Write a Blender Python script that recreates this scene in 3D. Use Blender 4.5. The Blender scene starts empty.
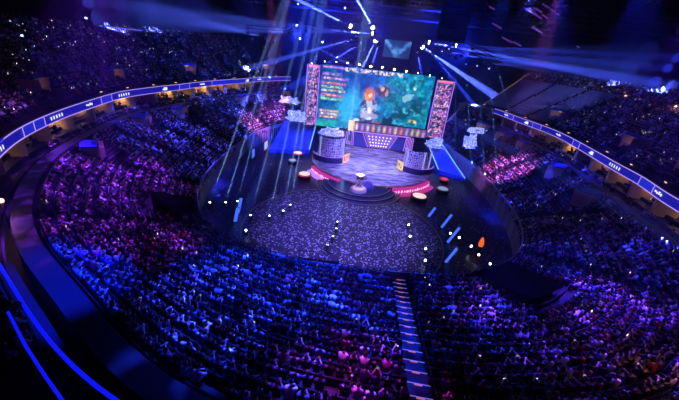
import bpy, bmesh, math, random
import numpy as np
from mathutils import Vector, Matrix
random.seed(7); rng = np.random.default_rng(7)
S = bpy.context.scene
COL = S.collection
PI = math.pi

# ------------------------------------------------------------------ camera
F, PIT, ROL, CH = 340.0, math.radians(24.8), math.radians(6.5), 25.0
def ray(px, py):
    x, y = px-339.5, py-200
    r = x*math.cos(ROL)+y*math.sin(ROL); d = -x*math.sin(ROL)+y*math.cos(ROL)
    return Vector((r, F*math.cos(PIT)-d*math.sin(PIT), -(F*math.sin(PIT)+d*math.cos(PIT))))
def onz(px, py, z):
    v = ray(px, py); t = (z-CH)/v.z
    return Vector((v.x*t, v.y*t, z))
def ony(px, py, Y):
    v = ray(px, py); t = Y/v.y
    return Vector((v.x*t, Y, CH+v.z*t))
def project(P):
    P = np.asarray(P, float); z = P[..., 2]-CH
    fw = P[..., 1]*math.cos(PIT)-z*math.sin(PIT); d = -(P[..., 1]*math.sin(PIT)+z*math.cos(PIT))
    fw = np.where(np.abs(fw) < 1e-3, 1e-3, fw)
    r = F*P[..., 0]/fw; d = F*d/fw
    return 339.5+r*math.cos(ROL)-d*math.sin(ROL), 200+r*math.sin(ROL)+d*math.cos(ROL), fw
cam = bpy.data.objects.new('camera', bpy.data.cameras.new('camera')); COL.objects.link(cam)
U = Vector((0, math.sin(PIT), math.cos(PIT))); Rt = Vector((1, 0, 0)); Fw = Vector((0, math.cos(PIT), -math.sin(PIT)))
cx = Rt*math.cos(ROL)+U*math.sin(ROL); cy = -Rt*math.sin(ROL)+U*math.cos(ROL); cz = -Fw
cam.matrix_world = Matrix(((cx.x, cy.x, cz.x, 0), (cx.y, cy.y, cz.y, 0), (cx.z, cy.z, cz.z, CH), (0, 0, 0, 1)))
cam.data.sensor_width = 36; cam.data.lens = 36*F/679; cam.data.clip_end = 500; cam.data.clip_start = .1
S.camera = cam

# ------------------------------------------------------------------ materials
def mat(name, col, rough=.6, emit=None, st=0, metal=0, noise=.15, nscale=6, sample=True, alpha=1, spec=.3):
    m = bpy.data.materials.new(name); m.use_nodes = True
    nt = m.node_tree; b = nt.nodes['Principled BSDF']
    b.inputs['Base Color'].default_value = (*col, 1); b.inputs['Roughness'].default_value = rough
    b.inputs['Metallic'].default_value = metal; b.inputs['Specular IOR Level'].default_value = spec
    if noise and not emit:
        n = nt.nodes.new('ShaderNodeTexNoise'); n.inputs['Scale'].default_value = nscale; n.inputs['Detail'].default_value = 4
        tc = nt.nodes.new('ShaderNodeTexCoord'); nt.links.new(tc.outputs['Object'], n.inputs['Vector'])
        mx = nt.nodes.new('ShaderNodeMix'); mx.data_type = 'RGBA'
        mx.inputs[6].default_value = (*[c*(1-noise) for c in col], 1); mx.inputs[7].default_value = (*[min(1, c*(1+noise)) for c in col], 1)
        nt.links.new(n.outputs['Fac'], mx.inputs[0]); nt.links.new(mx.outputs[2], b.inputs['Base Color'])
    if emit:
        b.inputs['Emission Color'].default_value = (*emit, 1); b.inputs['Emission Strength'].default_value = st
        if not sample: m.cycles.emission_sampling = 'NONE'
    if alpha < 1: b.inputs['Alpha'].default_value = alpha
    return m
def attr_mat(name, emit=0, rough=.7, sample=True):
    m = bpy.data.materials.new(name); m.use_nodes = True
    nt = m.node_tree; b = nt.nodes['Principled BSDF']
    a = nt.nodes.new('ShaderNodeAttribute'); a.attribute_name = 'tint'
    b.inputs['Roughness'].default_value = rough; b.inputs['Specular IOR Level'].default_value = .2
    if emit:
        b.inputs['Base Color'].default_value = (.01, .01, .012, 1)
        nt.links.new(a.outputs['Color'], b.inputs['Emission Color']); b.inputs['Emission Strength'].default_value = emit
        if not sample: m.cycles.emission_sampling = 'NONE'
    else:
        nt.links.new(a.outputs['Color'], b.inputs['Base Color'])
    return m
M = {}
M['black'] = mat('black_paint', (.006, .006, .008), .7)
M['roof'] = mat('dark_roof_deck', (.0007, .0007, .001), .95, spec=.02)
M['drape'] = mat('black_drape', (.0012, .0012, .0016), .95, spec=.0)
M['concrete'] = mat('dark_concrete', (.035, .035, .042), .85)
M['seatstep'] = mat('stand_concrete', (.010, .010, .014), .85)
M['ledge'] = mat('painted_ledge', (.022, .022, .03), .6)
M['wallgrey'] = mat('grey_barrier', (.32, .3, .36), .6)
M['floor'] = mat('dark_vinyl_floor', (.035, .033, .06), .35, noise=.4, nscale=.6)
M['disc'] = mat('round_dance_floor', (.02, .017, .05), .4, noise=.35, nscale=.5)
M['truss'] = mat('truss_aluminium', (.03, .03, .04), .4, metal=.6)
M['fixture'] = mat('fixture_housing', (.01, .01, .012), .4)
M['lens'] = mat('lens_cold_blue', (.1, .1, .1), .3, (.42, .5, 1), 26, sample=False)
M['lens_hot'] = mat('lens_white', (.1, .1, .1), .3, (.75, .8, 1), 160, sample=False)
M['lens_dim'] = mat('lens_dim', (.1, .1, .1), .3, (.25, .3, 1), 5, sample=False)
M['lens_floor'] = mat('lens_floor_white', (.1, .1, .1), .3, (.7, .9, 1), 14, sample=False)
M['suitewall'] = mat('suite_plaster', (.62, .42, .2), .7)
M['column'] = mat('beige_column', (.55, .42, .26), .7)
M['ribbon'] = mat('ribbon_blue', (.01, .01, .02), .4, (.005, .007, .33), 1.0)
M['ribbon_light'] = mat('ribbon_bright_panel', (.01, .01, .02), .4, (.01, .02, .55), 1.0)
M['ribbon_edge'] = mat('ribbon_edge_line', (.05, .05, .1), .4, (.52, .32, 1.0), 1.0)
M['ribbon_text'] = mat('ribbon_white_marks', (.05, .05, .1), .4, (.7, .75, 1), 1.4)
M['blueline'] = mat('blue_light_strip', (.05, .05, .1), .4, (.004, .008, .95), 1.0)
M['white'] = mat('white_lacquer', (.75, .75, .8), .4)
M['lav'] = mat('lavender_panel', (.05, .03, .1), .4, (.25, .13, .75), .8)
M['lav_dot'] = mat('white_lamp_dot', (.1, .1, .1), .4, (.9, .8, 1), 2.2)
M['deepblue'] = mat('deep_blue_panel', (.05, .06, .25), .4, (.012, .015, .2), 1)
M['purple_edge'] = mat('violet_light_edge', (.05, .03, .1), .4, (.5, .2, 1), 1.2)
M['pink'] = mat('magenta_led_fascia', (.05, .01, .05), .4, (.6, .03, .35), .9)
M['pinktext'] = mat('pale_pink_marks', (.05, .01, .05), .4, (1, .55, .7), 1.3)
M['amber'] = mat('amber_lit_sign', (.05, .03, .01), .4, (1, .42, .2), 1.1)
M['yellow'] = mat('cream_lit_sign', (.05, .03, .01), .4, (1, .72, .35), 1.1)
M['signred'] = mat('red_marks', (.05, .01, .01), .4, (.75, .08, .05), 1.1)
M['gold'] = mat('warm_gold_edge', (.5, .35, .2), .35, metal=.6)
M['ice'] = mat('frosted_crystal', (.75, .8, .95), .35, (.22, .3, 1), .28)
M['booth'] = mat('booth_blue', (.02, .025, .10), .4)
M['discglow'] = mat('podium_top_glow', (.4, .4, .4), .4, (1, .75, .7), 1.0)
M['discdim'] = mat('podium_top_dim', (.4, .4, .4), .4, (.5, .6, .9), .45)
M['red'] = mat('red_ring_light', (.05, .01, .01), .4, (.9, .06, .15), .8)
M['silver'] = mat('silver_cup', (.85, .8, .78), .25, metal=.8)
M['warmglow'] = mat('warm_lamp', (.1, .1, .1), .4, (1, .55, .3), 2.5)
M['neon'] = mat('white_neon', (.1, .1, .1), .4, (.5, .5, 1), .9)
M['steplight'] = mat('step_edge_light', (.1, .1, .1), .4, (.16, .15, .9), .8)
M['steplamp'] = mat('warm_step_lamp', (.1, .1, .1), .4, (1, .25, .35), .45)
M['stair'] = mat('stair_tread', (.012, .011, .02), .6)
M['purple_lamp'] = mat('purple_tube', (.1, .1, .1), .4, (.3, .06, .75), .3)
M['warm_step'] = mat('warm_stair_marker', (.1, .1, .1), .4, (1, .55, .35), 1.1, sample=False)
M['phone'] = mat('phone_screen', (.05, .05, .05), .3, (.75, .8, 1), 1.6, sample=False)
M['portalblue'] = mat('portal_blue_roof', (.03, .06, .35), .6)
M['portalin'] = mat('portal_beige_wall', (.6, .42, .28), .7)
M['orange'] = mat('orange_flood', (.1, .1, .1), .4, (1, .17, .02), .9)
M['bluebl'] = mat('blue_glow', (.05, .05, .1), .4, (.05, .13, 1), 1.3)
M['glass'] = mat('lattice_panel', (.10, .11, .2), .3, noise=.6, nscale=5)
M['cyanlight'] = mat('cyan_strip', (.1, .1, .1), .4, (.2, .55, 1), 1.2)
M['crowd'] = attr_mat('crowd_clothing')
M['screen'] = attr_mat('screen_picture', emit=1.0)
M['confetti'] = mat('pale_confetti', (.72, .66, .85), .6)
M['lattice'] = mat('pale_lattice', (.62, .65, .8), .5)
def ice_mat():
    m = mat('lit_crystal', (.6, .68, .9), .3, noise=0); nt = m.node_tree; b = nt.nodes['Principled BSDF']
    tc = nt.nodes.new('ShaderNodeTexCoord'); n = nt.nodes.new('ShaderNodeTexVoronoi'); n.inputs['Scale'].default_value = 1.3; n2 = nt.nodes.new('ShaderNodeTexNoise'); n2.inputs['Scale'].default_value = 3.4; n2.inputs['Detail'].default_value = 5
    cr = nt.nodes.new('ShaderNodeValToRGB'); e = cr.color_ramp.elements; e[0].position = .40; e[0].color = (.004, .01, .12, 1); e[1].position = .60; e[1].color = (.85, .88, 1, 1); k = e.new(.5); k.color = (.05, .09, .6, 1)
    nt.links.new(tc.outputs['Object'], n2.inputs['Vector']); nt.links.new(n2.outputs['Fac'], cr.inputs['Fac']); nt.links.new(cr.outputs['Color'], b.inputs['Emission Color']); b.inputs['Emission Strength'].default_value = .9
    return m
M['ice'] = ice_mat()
# stage deck: worn printed vinyl, procedural
def deck_mat():
    m = bpy.data.materials.new('printed_stage_deck'); m.use_nodes = True; nt = m.node_tree; b = nt.nodes['Principled BSDF']
    tc = nt.nodes.new('ShaderNodeTexCoord'); mp = nt.nodes.new('ShaderNodeMapping'); mp.inputs['Scale'].default_value = (.35, 1.0, 1)
    n = nt.nodes.new('ShaderNodeTexNoise'); n.inputs['Scale'].default_value = 1.1; n.inputs['Detail'].default_value = 9; n.inputs['Roughness'].default_value = .7
    cr = nt.nodes.new('ShaderNodeValToRGB'); e = cr.color_ramp.elements
    e[0].position = .38; e[0].color = (.03, .025, .08, 1); e[1].position = .64; e[1].color = (.85, .82, .92, 1)
    nt.links.new(tc.outputs['Object'], mp.inputs['Vector']); nt.links.new(mp.outputs['Vector'], n.inputs['Vector'])
    nt.links.new(n.outputs['Fac'], cr.inputs['Fac']); nt.links.new(cr.outputs['Color'], b.inputs['Base Color']); b.inputs['Roughness'].default_value = .4
    return m
M['deck'] = deck_mat()

# ------------------------------------------------------------------ mesh helpers
class MB:
    def __init__(s): s.v = []; s.f = []
    def add(s, vs, fs):
        b = len(s.v); s.v += [tuple(v) for v in vs]; s.f += [tuple(b+i for i in f) for f in fs]; return s
    def box(s, c, d, rz=0, T=None):
        x, y, z = d[0]/2, d[1]/2, d[2]/2; ca, sa = math.cos(rz), math.sin(rz)
        vs = []
        for k in ((-x,-y,-z),(x,-y,-z),(x,y,-z),(-x,y,-z),(-x,-y,z),(x,-y,z),(x,y,z),(-x,y,z)):
            p = Vector((k[0]*ca-k[1]*sa+c[0], k[0]*sa+k[1]*ca+c[1], k[2]+c[2]))
            vs.append(T @ p if T else p)
        return s.add(vs, [(0,3,2,1),(4,5,6,7),(0,1,5,4),(1,2,6,5),(2,3,7,6),(3,0,4,7)])
    def tube(s, a, b, r, n=6, r2=None):
        a, b = Vector(a), Vector(b); d = (b-a)
        if d.length < 1e-6: return s
        d.normalize(); u = d.orthogonal().normalized(); w = d.cross(u); r2 = r if r2 is None else r2
        vs = [a+(u*math.cos(t)+w*math.sin(t))*r for t in [2*PI*i/n for i in range(n)]]+[b+(u*math.cos(t)+w*math.sin(t))*r2 for t in [2*PI*i/n for i in range(n)]]
        return s.add(vs, [(i, (i+1) % n, n+(i+1) % n, n+i) for i in range(n)]+[tuple(range(n-1, -1, -1)), tuple(range(n, 2*n))])
    def path(s, pts, r, n=6):
        pts = [Vector(p) for p in pts]; rings = []
        for i, p in enumerate(pts):
            d = (pts[min(i+1, len(pts)-1)]-pts[max(i-1, 0)]).normalized()
            u = d.cross(Vector((0, 0, 1)));  u = u.normalized() if u.length > .05 else Vector((1, 0, 0)); w = d.cross(u)
            rings.append([p+(u*math.cos(2*PI*k/n)+w*math.sin(2*PI*k/n))*r for k in range(n)])
        vs = [v for g in rings for v in g]; fs = []
        for i in range(len(pts)-1):
            for k in range(n): fs.append((i*n+k, i*n+(k+1) % n, (i+1)*n+(k+1) % n, (i+1)*n+k))
        fs += [tuple(range(n-1, -1, -1)), tuple(range((len(pts)-1)*n, len(pts)*n))]
        return s.add(vs, fs)
    def lathe(s, prof, n=32, c=(0, 0, 0), a0=0, a1=2*PI):
        full = abs(a1-a0-2*PI) < 1e-6; m = n if full else n+1; k = len(prof); vs = []
        for i in range(m):
            t = a0+(a1-a0)*i/n
            vs += [(c[0]+r*math.cos(t), c[1]+r*math.sin(t), c[2]+z) for r, z in prof]
        fs = []
        for i in range(n):
            j = (i+1) % m
            for q in range(k-1): fs.append((i*k+q, j*k+q, j*k+q+1, i*k+q+1))
        if not full: fs += [tuple(range(k)), tuple((m-1)*k+q for q in range(k-1, -1, -1))]
        return s.add(vs, fs)
    def prism(s, poly, z0, z1):
        n = len(poly); vs = [(p[0], p[1], z0) for p in poly]+[(p[0], p[1], z1) for p in poly]
        return s.add(vs, [tuple(range(n-1, -1, -1)), tuple(range(n, 2*n))]+[(i, (i+1) % n, n+(i+1) % n, n+i) for i in range(n)])
    def mesh(s, name, m=None, smooth=False):
        me = bpy.data.meshes.new(name); me.from_pydata(s.v, [], s.f); me.update()
        if m: me.materials.append(M[m] if isinstance(m, str) else m)
        if smooth: me.polygons.foreach_set('use_smooth', [True]*len(me.polygons))
        return me
    def build(s, name, m, parent=None, smooth=False, loc=None):
        o = bpy.data.objects.new(name, s.mesh(name, m, smooth)); COL.objects.link(o)
        if loc: o.location = loc
        if parent: o.parent = parent
        return o
def tag(o, label, cat, group=None, kind=None):
    o['label'] = label; o['category'] = cat
    if group: o['group'] = group
    if kind: o['kind'] = kind
    return o
def thing(name, label, cat, loc=(0, 0, 0), group=None, rz=0):
    o = bpy.data.objects.new(name, None); COL.objects.link(o); o.location = loc; o.rotation_euler = (0, 0, rz)
    o.empty_display_size = .1
    return tag(o, label, cat, group)
def struct(o, label=None):
    o['kind'] = 'structure'
    if label: o['label'] = label
    return o
def clone(o, parent=None):
    c = o.copy(); COL.objects.link(c)
    if parent: c.parent = parent
    for ch in list(o.children): clone(ch, c)
    return c
def ordinal(n):
    w = ['zeroth','first','second','third','fourth','fifth','sixth','seventh','eighth','ninth','tenth','eleventh','twelfth','thirteenth','fourteenth','fifteenth','sixteenth','seventeenth','eighteenth','nineteenth','twentieth']
    if n <= 20: return w[n]
    t = {20:'twenty',30:'thirty',40:'forty',50:'fifty',60:'sixty',70:'seventy',80:'eighty',90:'ninety'}
    d, u = n//10*10, n % 10
    return (t[d]+'-'+w[u]) if u else t[d].replace('ty', 'tieth')
def big_mesh(name, V, Fq, tint=None, m=None):
    """V (n,3), Fq (k,4) quads -> object, fast"""
    me = bpy.data.meshes.new(name); n, k = len(V), len(Fq)
    me.vertices.add(n); me.vertices.foreach_set('co', V.astype(np.float32).ravel())
    me.loops.add(k*4); me.loops.foreach_set('vertex_index', Fq.astype(np.int32).ravel())
    me.polygons.add(k); me.polygons.foreach_set('loop_start', np.arange(0, k*4, 4, dtype=np.int32)); me.polygons.foreach_set('loop_total', np.full(k, 4, np.int32))
    me.update(calc_edges=True); me.validate()
    if tint is not None:
        a = me.attributes.new('tint', 'FLOAT_COLOR', 'POINT'); a.data.foreach_set('color', np.c_[tint, np.ones(n)].astype(np.float32).ravel())
    if m: me.materials.append(M[m])
    o = bpy.data.objects.new(name, me); COL.objects.link(o); return o

# ------------------------------------------------------------------ plan curves of the bowl (theta = angle about the arena's middle)
NT = 1440
TH = np.linspace(-PI, PI, NT, endpoint=False)
def superellipse(c, a, b, n):
    r = 1/((np.abs(np.cos(TH)/a)**n+np.abs(np.sin(TH)/b)**n)**(1/n))
    return np.c_[c[0]+r*np.cos(TH), c[1]+r*np.sin(TH)]
def repolar(C, c):
    d = C-np.array(c); th = np.unwrap(np.arctan2(d[:, 1], d[:, 0])); r = np.hypot(d[:, 0], d[:, 1])
    o = np.argsort((th+PI) % (2*PI)-PI); t = ((th+PI) % (2*PI)-PI)[o]; r = r[o]
    rr = np.interp(TH, np.r_[t-2*PI, t, t+2*PI], np.r_[r, r, r])
    return np.c_[c[0]+rr*np.cos(TH), c[1]+rr*np.sin(TH)]
def smooth_per(a, s):
    k = np.arange(-4*s, 4*s+1); g = np.exp(-.5*(k/s)**2); g /= g.sum()
    return np.convolve(np.r_[a[-4*s:], a, a[:4*s]], g, 'valid')
# ring front (the balcony ribbon), measured around the hall
ringpts = [(4,153),(20,139.8),(39.8,129),(59.6,119.9),(90,108.6),(123,97.8),(180,89.9),(240,83.5),(290,80.5),(494.6,113.2),(516.5,121.8),(553.6,135.7),(591.7,157.3),(615.5,171.9),(639.4,185),(662,203)]
rp = [onz(x, y, 12.5) for x, y in ringpts]+[onz(x, y, 13.6) for x, y in [(0,266),(18,300),(97,400)]]
gc = (1.3, 62.0); ga, gb, gn = 40.0, 56.5, 2.1
ts, ss = [], []
for p in rp:
    dx, dy = p.x-gc[0], p.y-gc[1]; ts.append(math.atan2(dy, dx)); ss.append((abs(dx/ga)**gn+abs(dy/gb)**gn)**(1/gn))
ts += [PI/2, math.radians(-80), math.radians(-69), math.radians(-60), math.radians(-50)]; ss += [1.0, 1.03, 1.07, 1.07, 1.045]
o_ = np.argsort(ts); ts = np.array(ts)[o_]; ss = np.array(ss)[o_]
sf = smooth_per(np.interp(TH, np.r_[ts-2*PI, ts, ts+2*PI], np.r_[ss, ss, ss]), 10)
G = np.array(gc)+(superellipse(gc, ga, gb, gn)-np.array(gc))*sf[:, None]
def _o(): pass
def offset(C, u, sm=12):
    t = np.roll(C, -3, 0)-np.roll(C, 3, 0); t /= np.linalg.norm(t, axis=1)[:, None]
    n = np.c_[t[:, 1], -t[:, 0]]
    n = np.c_[smooth_per(n[:, 0], sm), smooth_per(n[:, 1], sm)]; n /= np.linalg.norm(n, axis=1)[:, None]
    return C+n*u
G = repolar(offset(G, .42), gc)
LC = (-.4, 62.0)
INN = superellipse((3.0, 65.0), 25.7, 38.0, 2.5)                 # front wall of the lower stand
OUT = repolar(offset(G, -3.3), LC)                              # back of the lower stand
Gp = repolar(G, LC)
Z_TOP = 9.2
near_th = np.exp(-((TH+PI/2)/.75)**2)
z0_th = 2.6+2.2*near_th
zt_th = Z_TOP+1.2*near_th                        # front row height
def idx(th): return np.interp((th+PI) % (2*PI), np.arange(NT+1)*2*PI/NT, np.arange(NT+1)) 
def samp(C, th):
    i = (np.asarray(th)+PI) % (2*PI)/(2*PI)*NT; a = np.floor(i).astype(int) % NT; f = (i-np.floor(i))
    f = f[..., None] if C.ndim > 1 else f
    return C[a]*(1-f)+C[(a+1) % NT]*f
def ribbon_strip(prof_curves, th, name, m, parent=None, smooth=False):
    """prof_curves: list of (curve, z) going across; sweeps along th"""
    k = len(prof_curves); V = np.stack([np.c_[samp(C, th), np.full(len(th), z) if np.isscalar(z) else samp(z, th)] for C, z in prof_curves], 1).reshape(-1, 3)
    fs = [(i*k+q, (i+1)*k+q, (i+1)*k+q+1, i*k+q+1) for i in range(len(th)-1) for q in range(k-1)]
    mb = MB(); mb.v = [tuple(v) for v in V]; mb.f = fs
    return mb.build(name, m, parent, smooth)
D = math.radians
TH0, TH1 = D(-246), D(52)

# ------------------------------------------------------------------ room
mb = MB(); wallC = offset(G, 27)
mb.prism([tuple(p) for p in wallC[::24]], -.3, 0)
struct(mb.build('floor', 'floor'))
th = np.linspace(-PI, PI, 181)
w = ribbon_strip([(wallC, -.3), (wallC, 36.0), (offset(G, 27.5), 36.0)], th, 'wall_outer', 'roof'); struct(w)
mb = MB(); mb.prism([tuple(p) for p in offset(G, 28)[::24]], 36.0, 36.6); struct(mb.build('ceiling', 'roof'))

# lower stand blocks between the aisles
AISLES = [D(a) for a in (-246, -222, -204, -188, -172, -157, -141, -119, -84.6, -56, -36, -17, 2, 19, 36, 52)]
AW = .65  # half aisle width
SP_, ROWP, PSC = .60, .95, 1.16
seats = []   # (x,y,z,facing,block,row,kind)
def lower_rows(t0, t1):
    tm = (t0+t1)/2; wd = np.linalg.norm(samp(OUT, tm)-samp(INN, tm)); return max(8, int(round(wd/ROWP)))
def trim_th(f, t0, t1, n=40):
    """theta samples of a row between two aisles, leaving the aisles free"""
    t = np.linspace(t0, t1, n); P = samp(INN, t)*(1-f)+samp(OUT, t)*f
    L = np.r_[0, np.cumsum(np.linalg.norm(np.diff(P, axis=0), axis=1))]
    return np.interp([AW, L[-1]-AW], L, t), L[-1]
block_rows = {}
for b in range(len(AISLES)-1):
    t0, t1 = AISLES[b], AISLES[b+1]; N = lower_rows(t0, t1); block_rows[b] = N
    mb = MB(); nseg = 14
    sections = []
    for s in range(nseg+1):
        prof = []
        for k in range(N):
            (ta, tb), _ = trim_th((k+.5)/N, t0, t1)
            t = ta+(tb-ta)*s/nseg
            I, O, z0 = samp(INN, t), samp(OUT, t), float(samp(z0_th, t)); Z_TOP = float(samp(zt_th, t))
            def pt(f, z): p = I+(O-I)*f; return (p[0], p[1], z)
            zk = z0+(Z_TOP-z0)*k/(N-1)
            if k == 0: prof.append(pt(0, 0))
            prof += [pt(k/N, zk), pt((k+.48)/N, zk), pt((k+.5)/N, zk+.42), pt((k+.86)/N, zk+.42), pt((k+.9)/N, zk+.8), pt((k+.97)/N, zk+.8)]
        prof += [pt(1, Z_TOP)]
        sections.append(prof)
    k = len(sections[0])
    for pr in sections: mb.v += pr
    mb.f = [(i*k+q, (i+1)*k+q, (i+1)*k+q+1, i*k+q+1) for i in range(nseg) for q in range(k-1)]
    struct(mb.build('lower_stand', 'seatstep'), 'dark stepped seating block of the lower bowl')
    for r in range(N):
        f = (r+.62)/N; (ta, tb), _ = trim_th(f, t0, t1); t = np.linspace(ta, tb, 60)
        P = samp(INN, t)*(1-f)+samp(OUT, t)*f; L = np.r_[0, np.cumsum(np.linalg.norm(np.diff(P, axis=0), axis=1))]
        n = int((L[-1]-.3)/SP_)
        q = (L[-1]-n*SP_)/2+SP_/2+SP_*np.arange(n); tt = np.interp(q, L, t)
        X = np.interp(q, L, P[:, 0]); Y = np.interp(q, L, P[:, 1]); z0 = samp(z0_th, tt); ZT = samp(zt_th, tt)
        zz = z0+(ZT-z0)*r/(N-1)+.42
        dI = samp(INN, tt)-samp(OUT, tt); fa = np.arctan2(dI[:, 1], dI[:, 0])
        for j in range(n): seats.append((X[j], Y[j], zz[j], fa[j], b, r, j, n, 'low'))
# aisle ramps (structure), stepped
for a in AISLES[1:-1]:
    if abs(a-D(-84.6)) < 1e-6: continue
    mb = MB(); N = 26; I, O = samp(INN, a), samp(OUT, a); d = (O-I); L = np.linalg.norm(d); d /= L; nrm = np.array([-d[1], d[0]]); z0 = float(samp(z0_th, a)); Z_TOP = float(samp(zt_th, a)); vs = []
    for k in range(N):
        for ff, zz in ((k/N, k), ((k+1)/N, k)):
            p = I+d*L*ff; z = z0+(Z_TOP-z0)*zz/(N-1)
            vs += [(*(p+nrm*(AW-.02)), z), (*(p-nrm*(AW-.02)), z)]
    n = len(vs)//2; mb.add(vs, [(2*i, 2*i+1, 2*i+3, 2*i+2) for i in range(n-1)])
    struct(mb.build('aisle_steps', 'stair'))
# front wall of the lower stand: grey barrier round the arena floor
tt = np.linspace(TH0, TH1, 200)
struct(ribbon_strip([(INN, 0.0), (INN, z0_th+.9), (offset(INN, .12), z0_th+.9), (offset(INN, .12), z0_th)], tt, 'barrier_wall', 'wallgrey'))
# back wall + ledge + terrace + suites
l1, l2, l3 = (repolar(offset(G, u), LC) for u in (-3.25, -3.1, -1.9))
struct(ribbon_strip([(l1, zt_th-.5), (l2, zt_th+1.1), (l3, zt_th+1.1), (l3, 9.7), (offset(G, .3), 9.7), (offset(G, .3), 10.2), (offset(G, 4.2), 10.2)], tt, 'terrace_ledge', 'ledge'))
struct(ribbon_strip([(offset(G, 4.2), 10.2), (offset(G, 4.2), 12.7), (offset(G, -.3), 12.7)], tt, 'suite_wall', 'suitewall'))
# upper stand
NU = 27
U0, U1, ZU0, ZU1 = 1.6, 26.0, 13.4, 22.0
curves_u = {}
def ucurve(u):
    k = round(u, 2)
    if k not in curves_u: curves_u[k] = repolar(offset(G, u), LC)
    return curves_u[k]
prof = [(ucurve(-.25), 13.4), (ucurve(U0), 13.4)]
for k in range(NU):
    u = U0+(U1-U0)*k/NU; p = (U1-U0)/NU; z = ZU0+(ZU1-ZU0)*k/(NU-1)
    prof += [(ucurve(u+.01), z), (ucurve(u+p*.5), z), (ucurve(u+p*.52), z+.42), (ucurve(u+p*.88), z+.42), (ucurve(u+p*.9), z+.78), (ucurve(u+p*.97), z+.78)]
prof += [(ucurve(27.0), ZU1)]
UT0, UT1 = D(-245), D(44)
struct(ribbon_strip(prof, np.linspace(UT0, UT1, 170), 'upper_stand', 'seatstep'))
UAIS = [D(a) for a in np.arange(-244, 46, 9.0)]
for r in range(NU):
    p = (U1-U0)/NU; C = ucurve(round(U0+p*(r+.66), 2)); t = np.linspace(UT0, UT1, 900); P = samp(C, t)
    L = np.r_[0, np.cumsum(np.linalg.norm(np.diff(P, axis=0), axis=1))]; q = np.arange(.3, L[-1], .56); tq = np.interp(q, L, t)
    X = np.interp(q, L, P[:, 0]); Y = np.interp(q, L, P[:, 1]); dn = np.gradient(P, axis=0); fa = np.interp(q, L, np.unwrap(np.arctan2(dn[:, 1], dn[:, 0])))+PI/2
    Lc = np.interp(UAIS, t, L)
    for j in range(len(q)):
        if np.min(np.abs(Lc-q[j])) < .6: continue
        seats.append((X[j], Y[j], ZU0+(ZU1-ZU0)*r/(NU-1)+.42, fa[j], tq[j], r, j, len(q), 'up'))
# terrace chairs row: people in front of the suites
for u, z in ((-1.0, 9.7+.42), (1.6, 10.2+.42), (2.6, 10.2+.42)):
    C = ucurve(u); t = np.linspace(TH0, TH1, 900); P = samp(C, t); L = np.r_[0, np.cumsum(np.linalg.norm(np.diff(P, axis=0), axis=1))]
    q = np.arange(.3, L[-1], .62); X = np.interp(q, L, P[:, 0]); Y = np.interp(q, L, P[:, 1]); dn = np.gradient(P, axis=0); fa = np.interp(q, L, np.unwrap(np.arctan2(dn[:, 1], dn[:, 0])))+PI/2
    tq = np.interp(q, L, t)
    for j in range(len(q)):
        if rng.random() < (.75 if u < 0 else .4): seats.append((X[j], Y[j], z, fa[j], tq[j], 0, j, len(q), 'ter'))
# terrace bench under those people
for u, z in ((-1.0, 9.7), (1.6, 10.2), (2.6, 10.2)):
    struct(ribbon_strip([(ucurve(u-.12), z), (ucurve(u-.12), z+.42), (ucurve(u+.25), z+.42), (ucurve(u+.25), z)], tt, 'terrace_bench', 'black'))
# suite columns and the warm ceiling lamps between them
bays = []
tcol = []
C0 = ucurve(0.5); t = np.linspace(TH0, TH1, 1500); P = samp(C0, t); L = np.r_[0, np.cumsum(np.linalg.norm(np.diff(P, axis=0), axis=1))]
tcol = np.interp(np.arange(1.5, L[-1], 5.6), L, t)
for a in tcol:
    p = samp(C0, a); n = samp(ucurve(4.2), a)-p; rz = math.atan2(n[1], n[0])
    mb = MB(); mb.box((p[0]+n[0]*.5, p[1]+n[1]*.5, 11.4), (3.9, .35, 2.5), rz); mb.box((p[0], p[1], 11.4), (.7, .7, 2.4), rz)
    struct(mb.build('suite_partition', 'column'))

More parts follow.
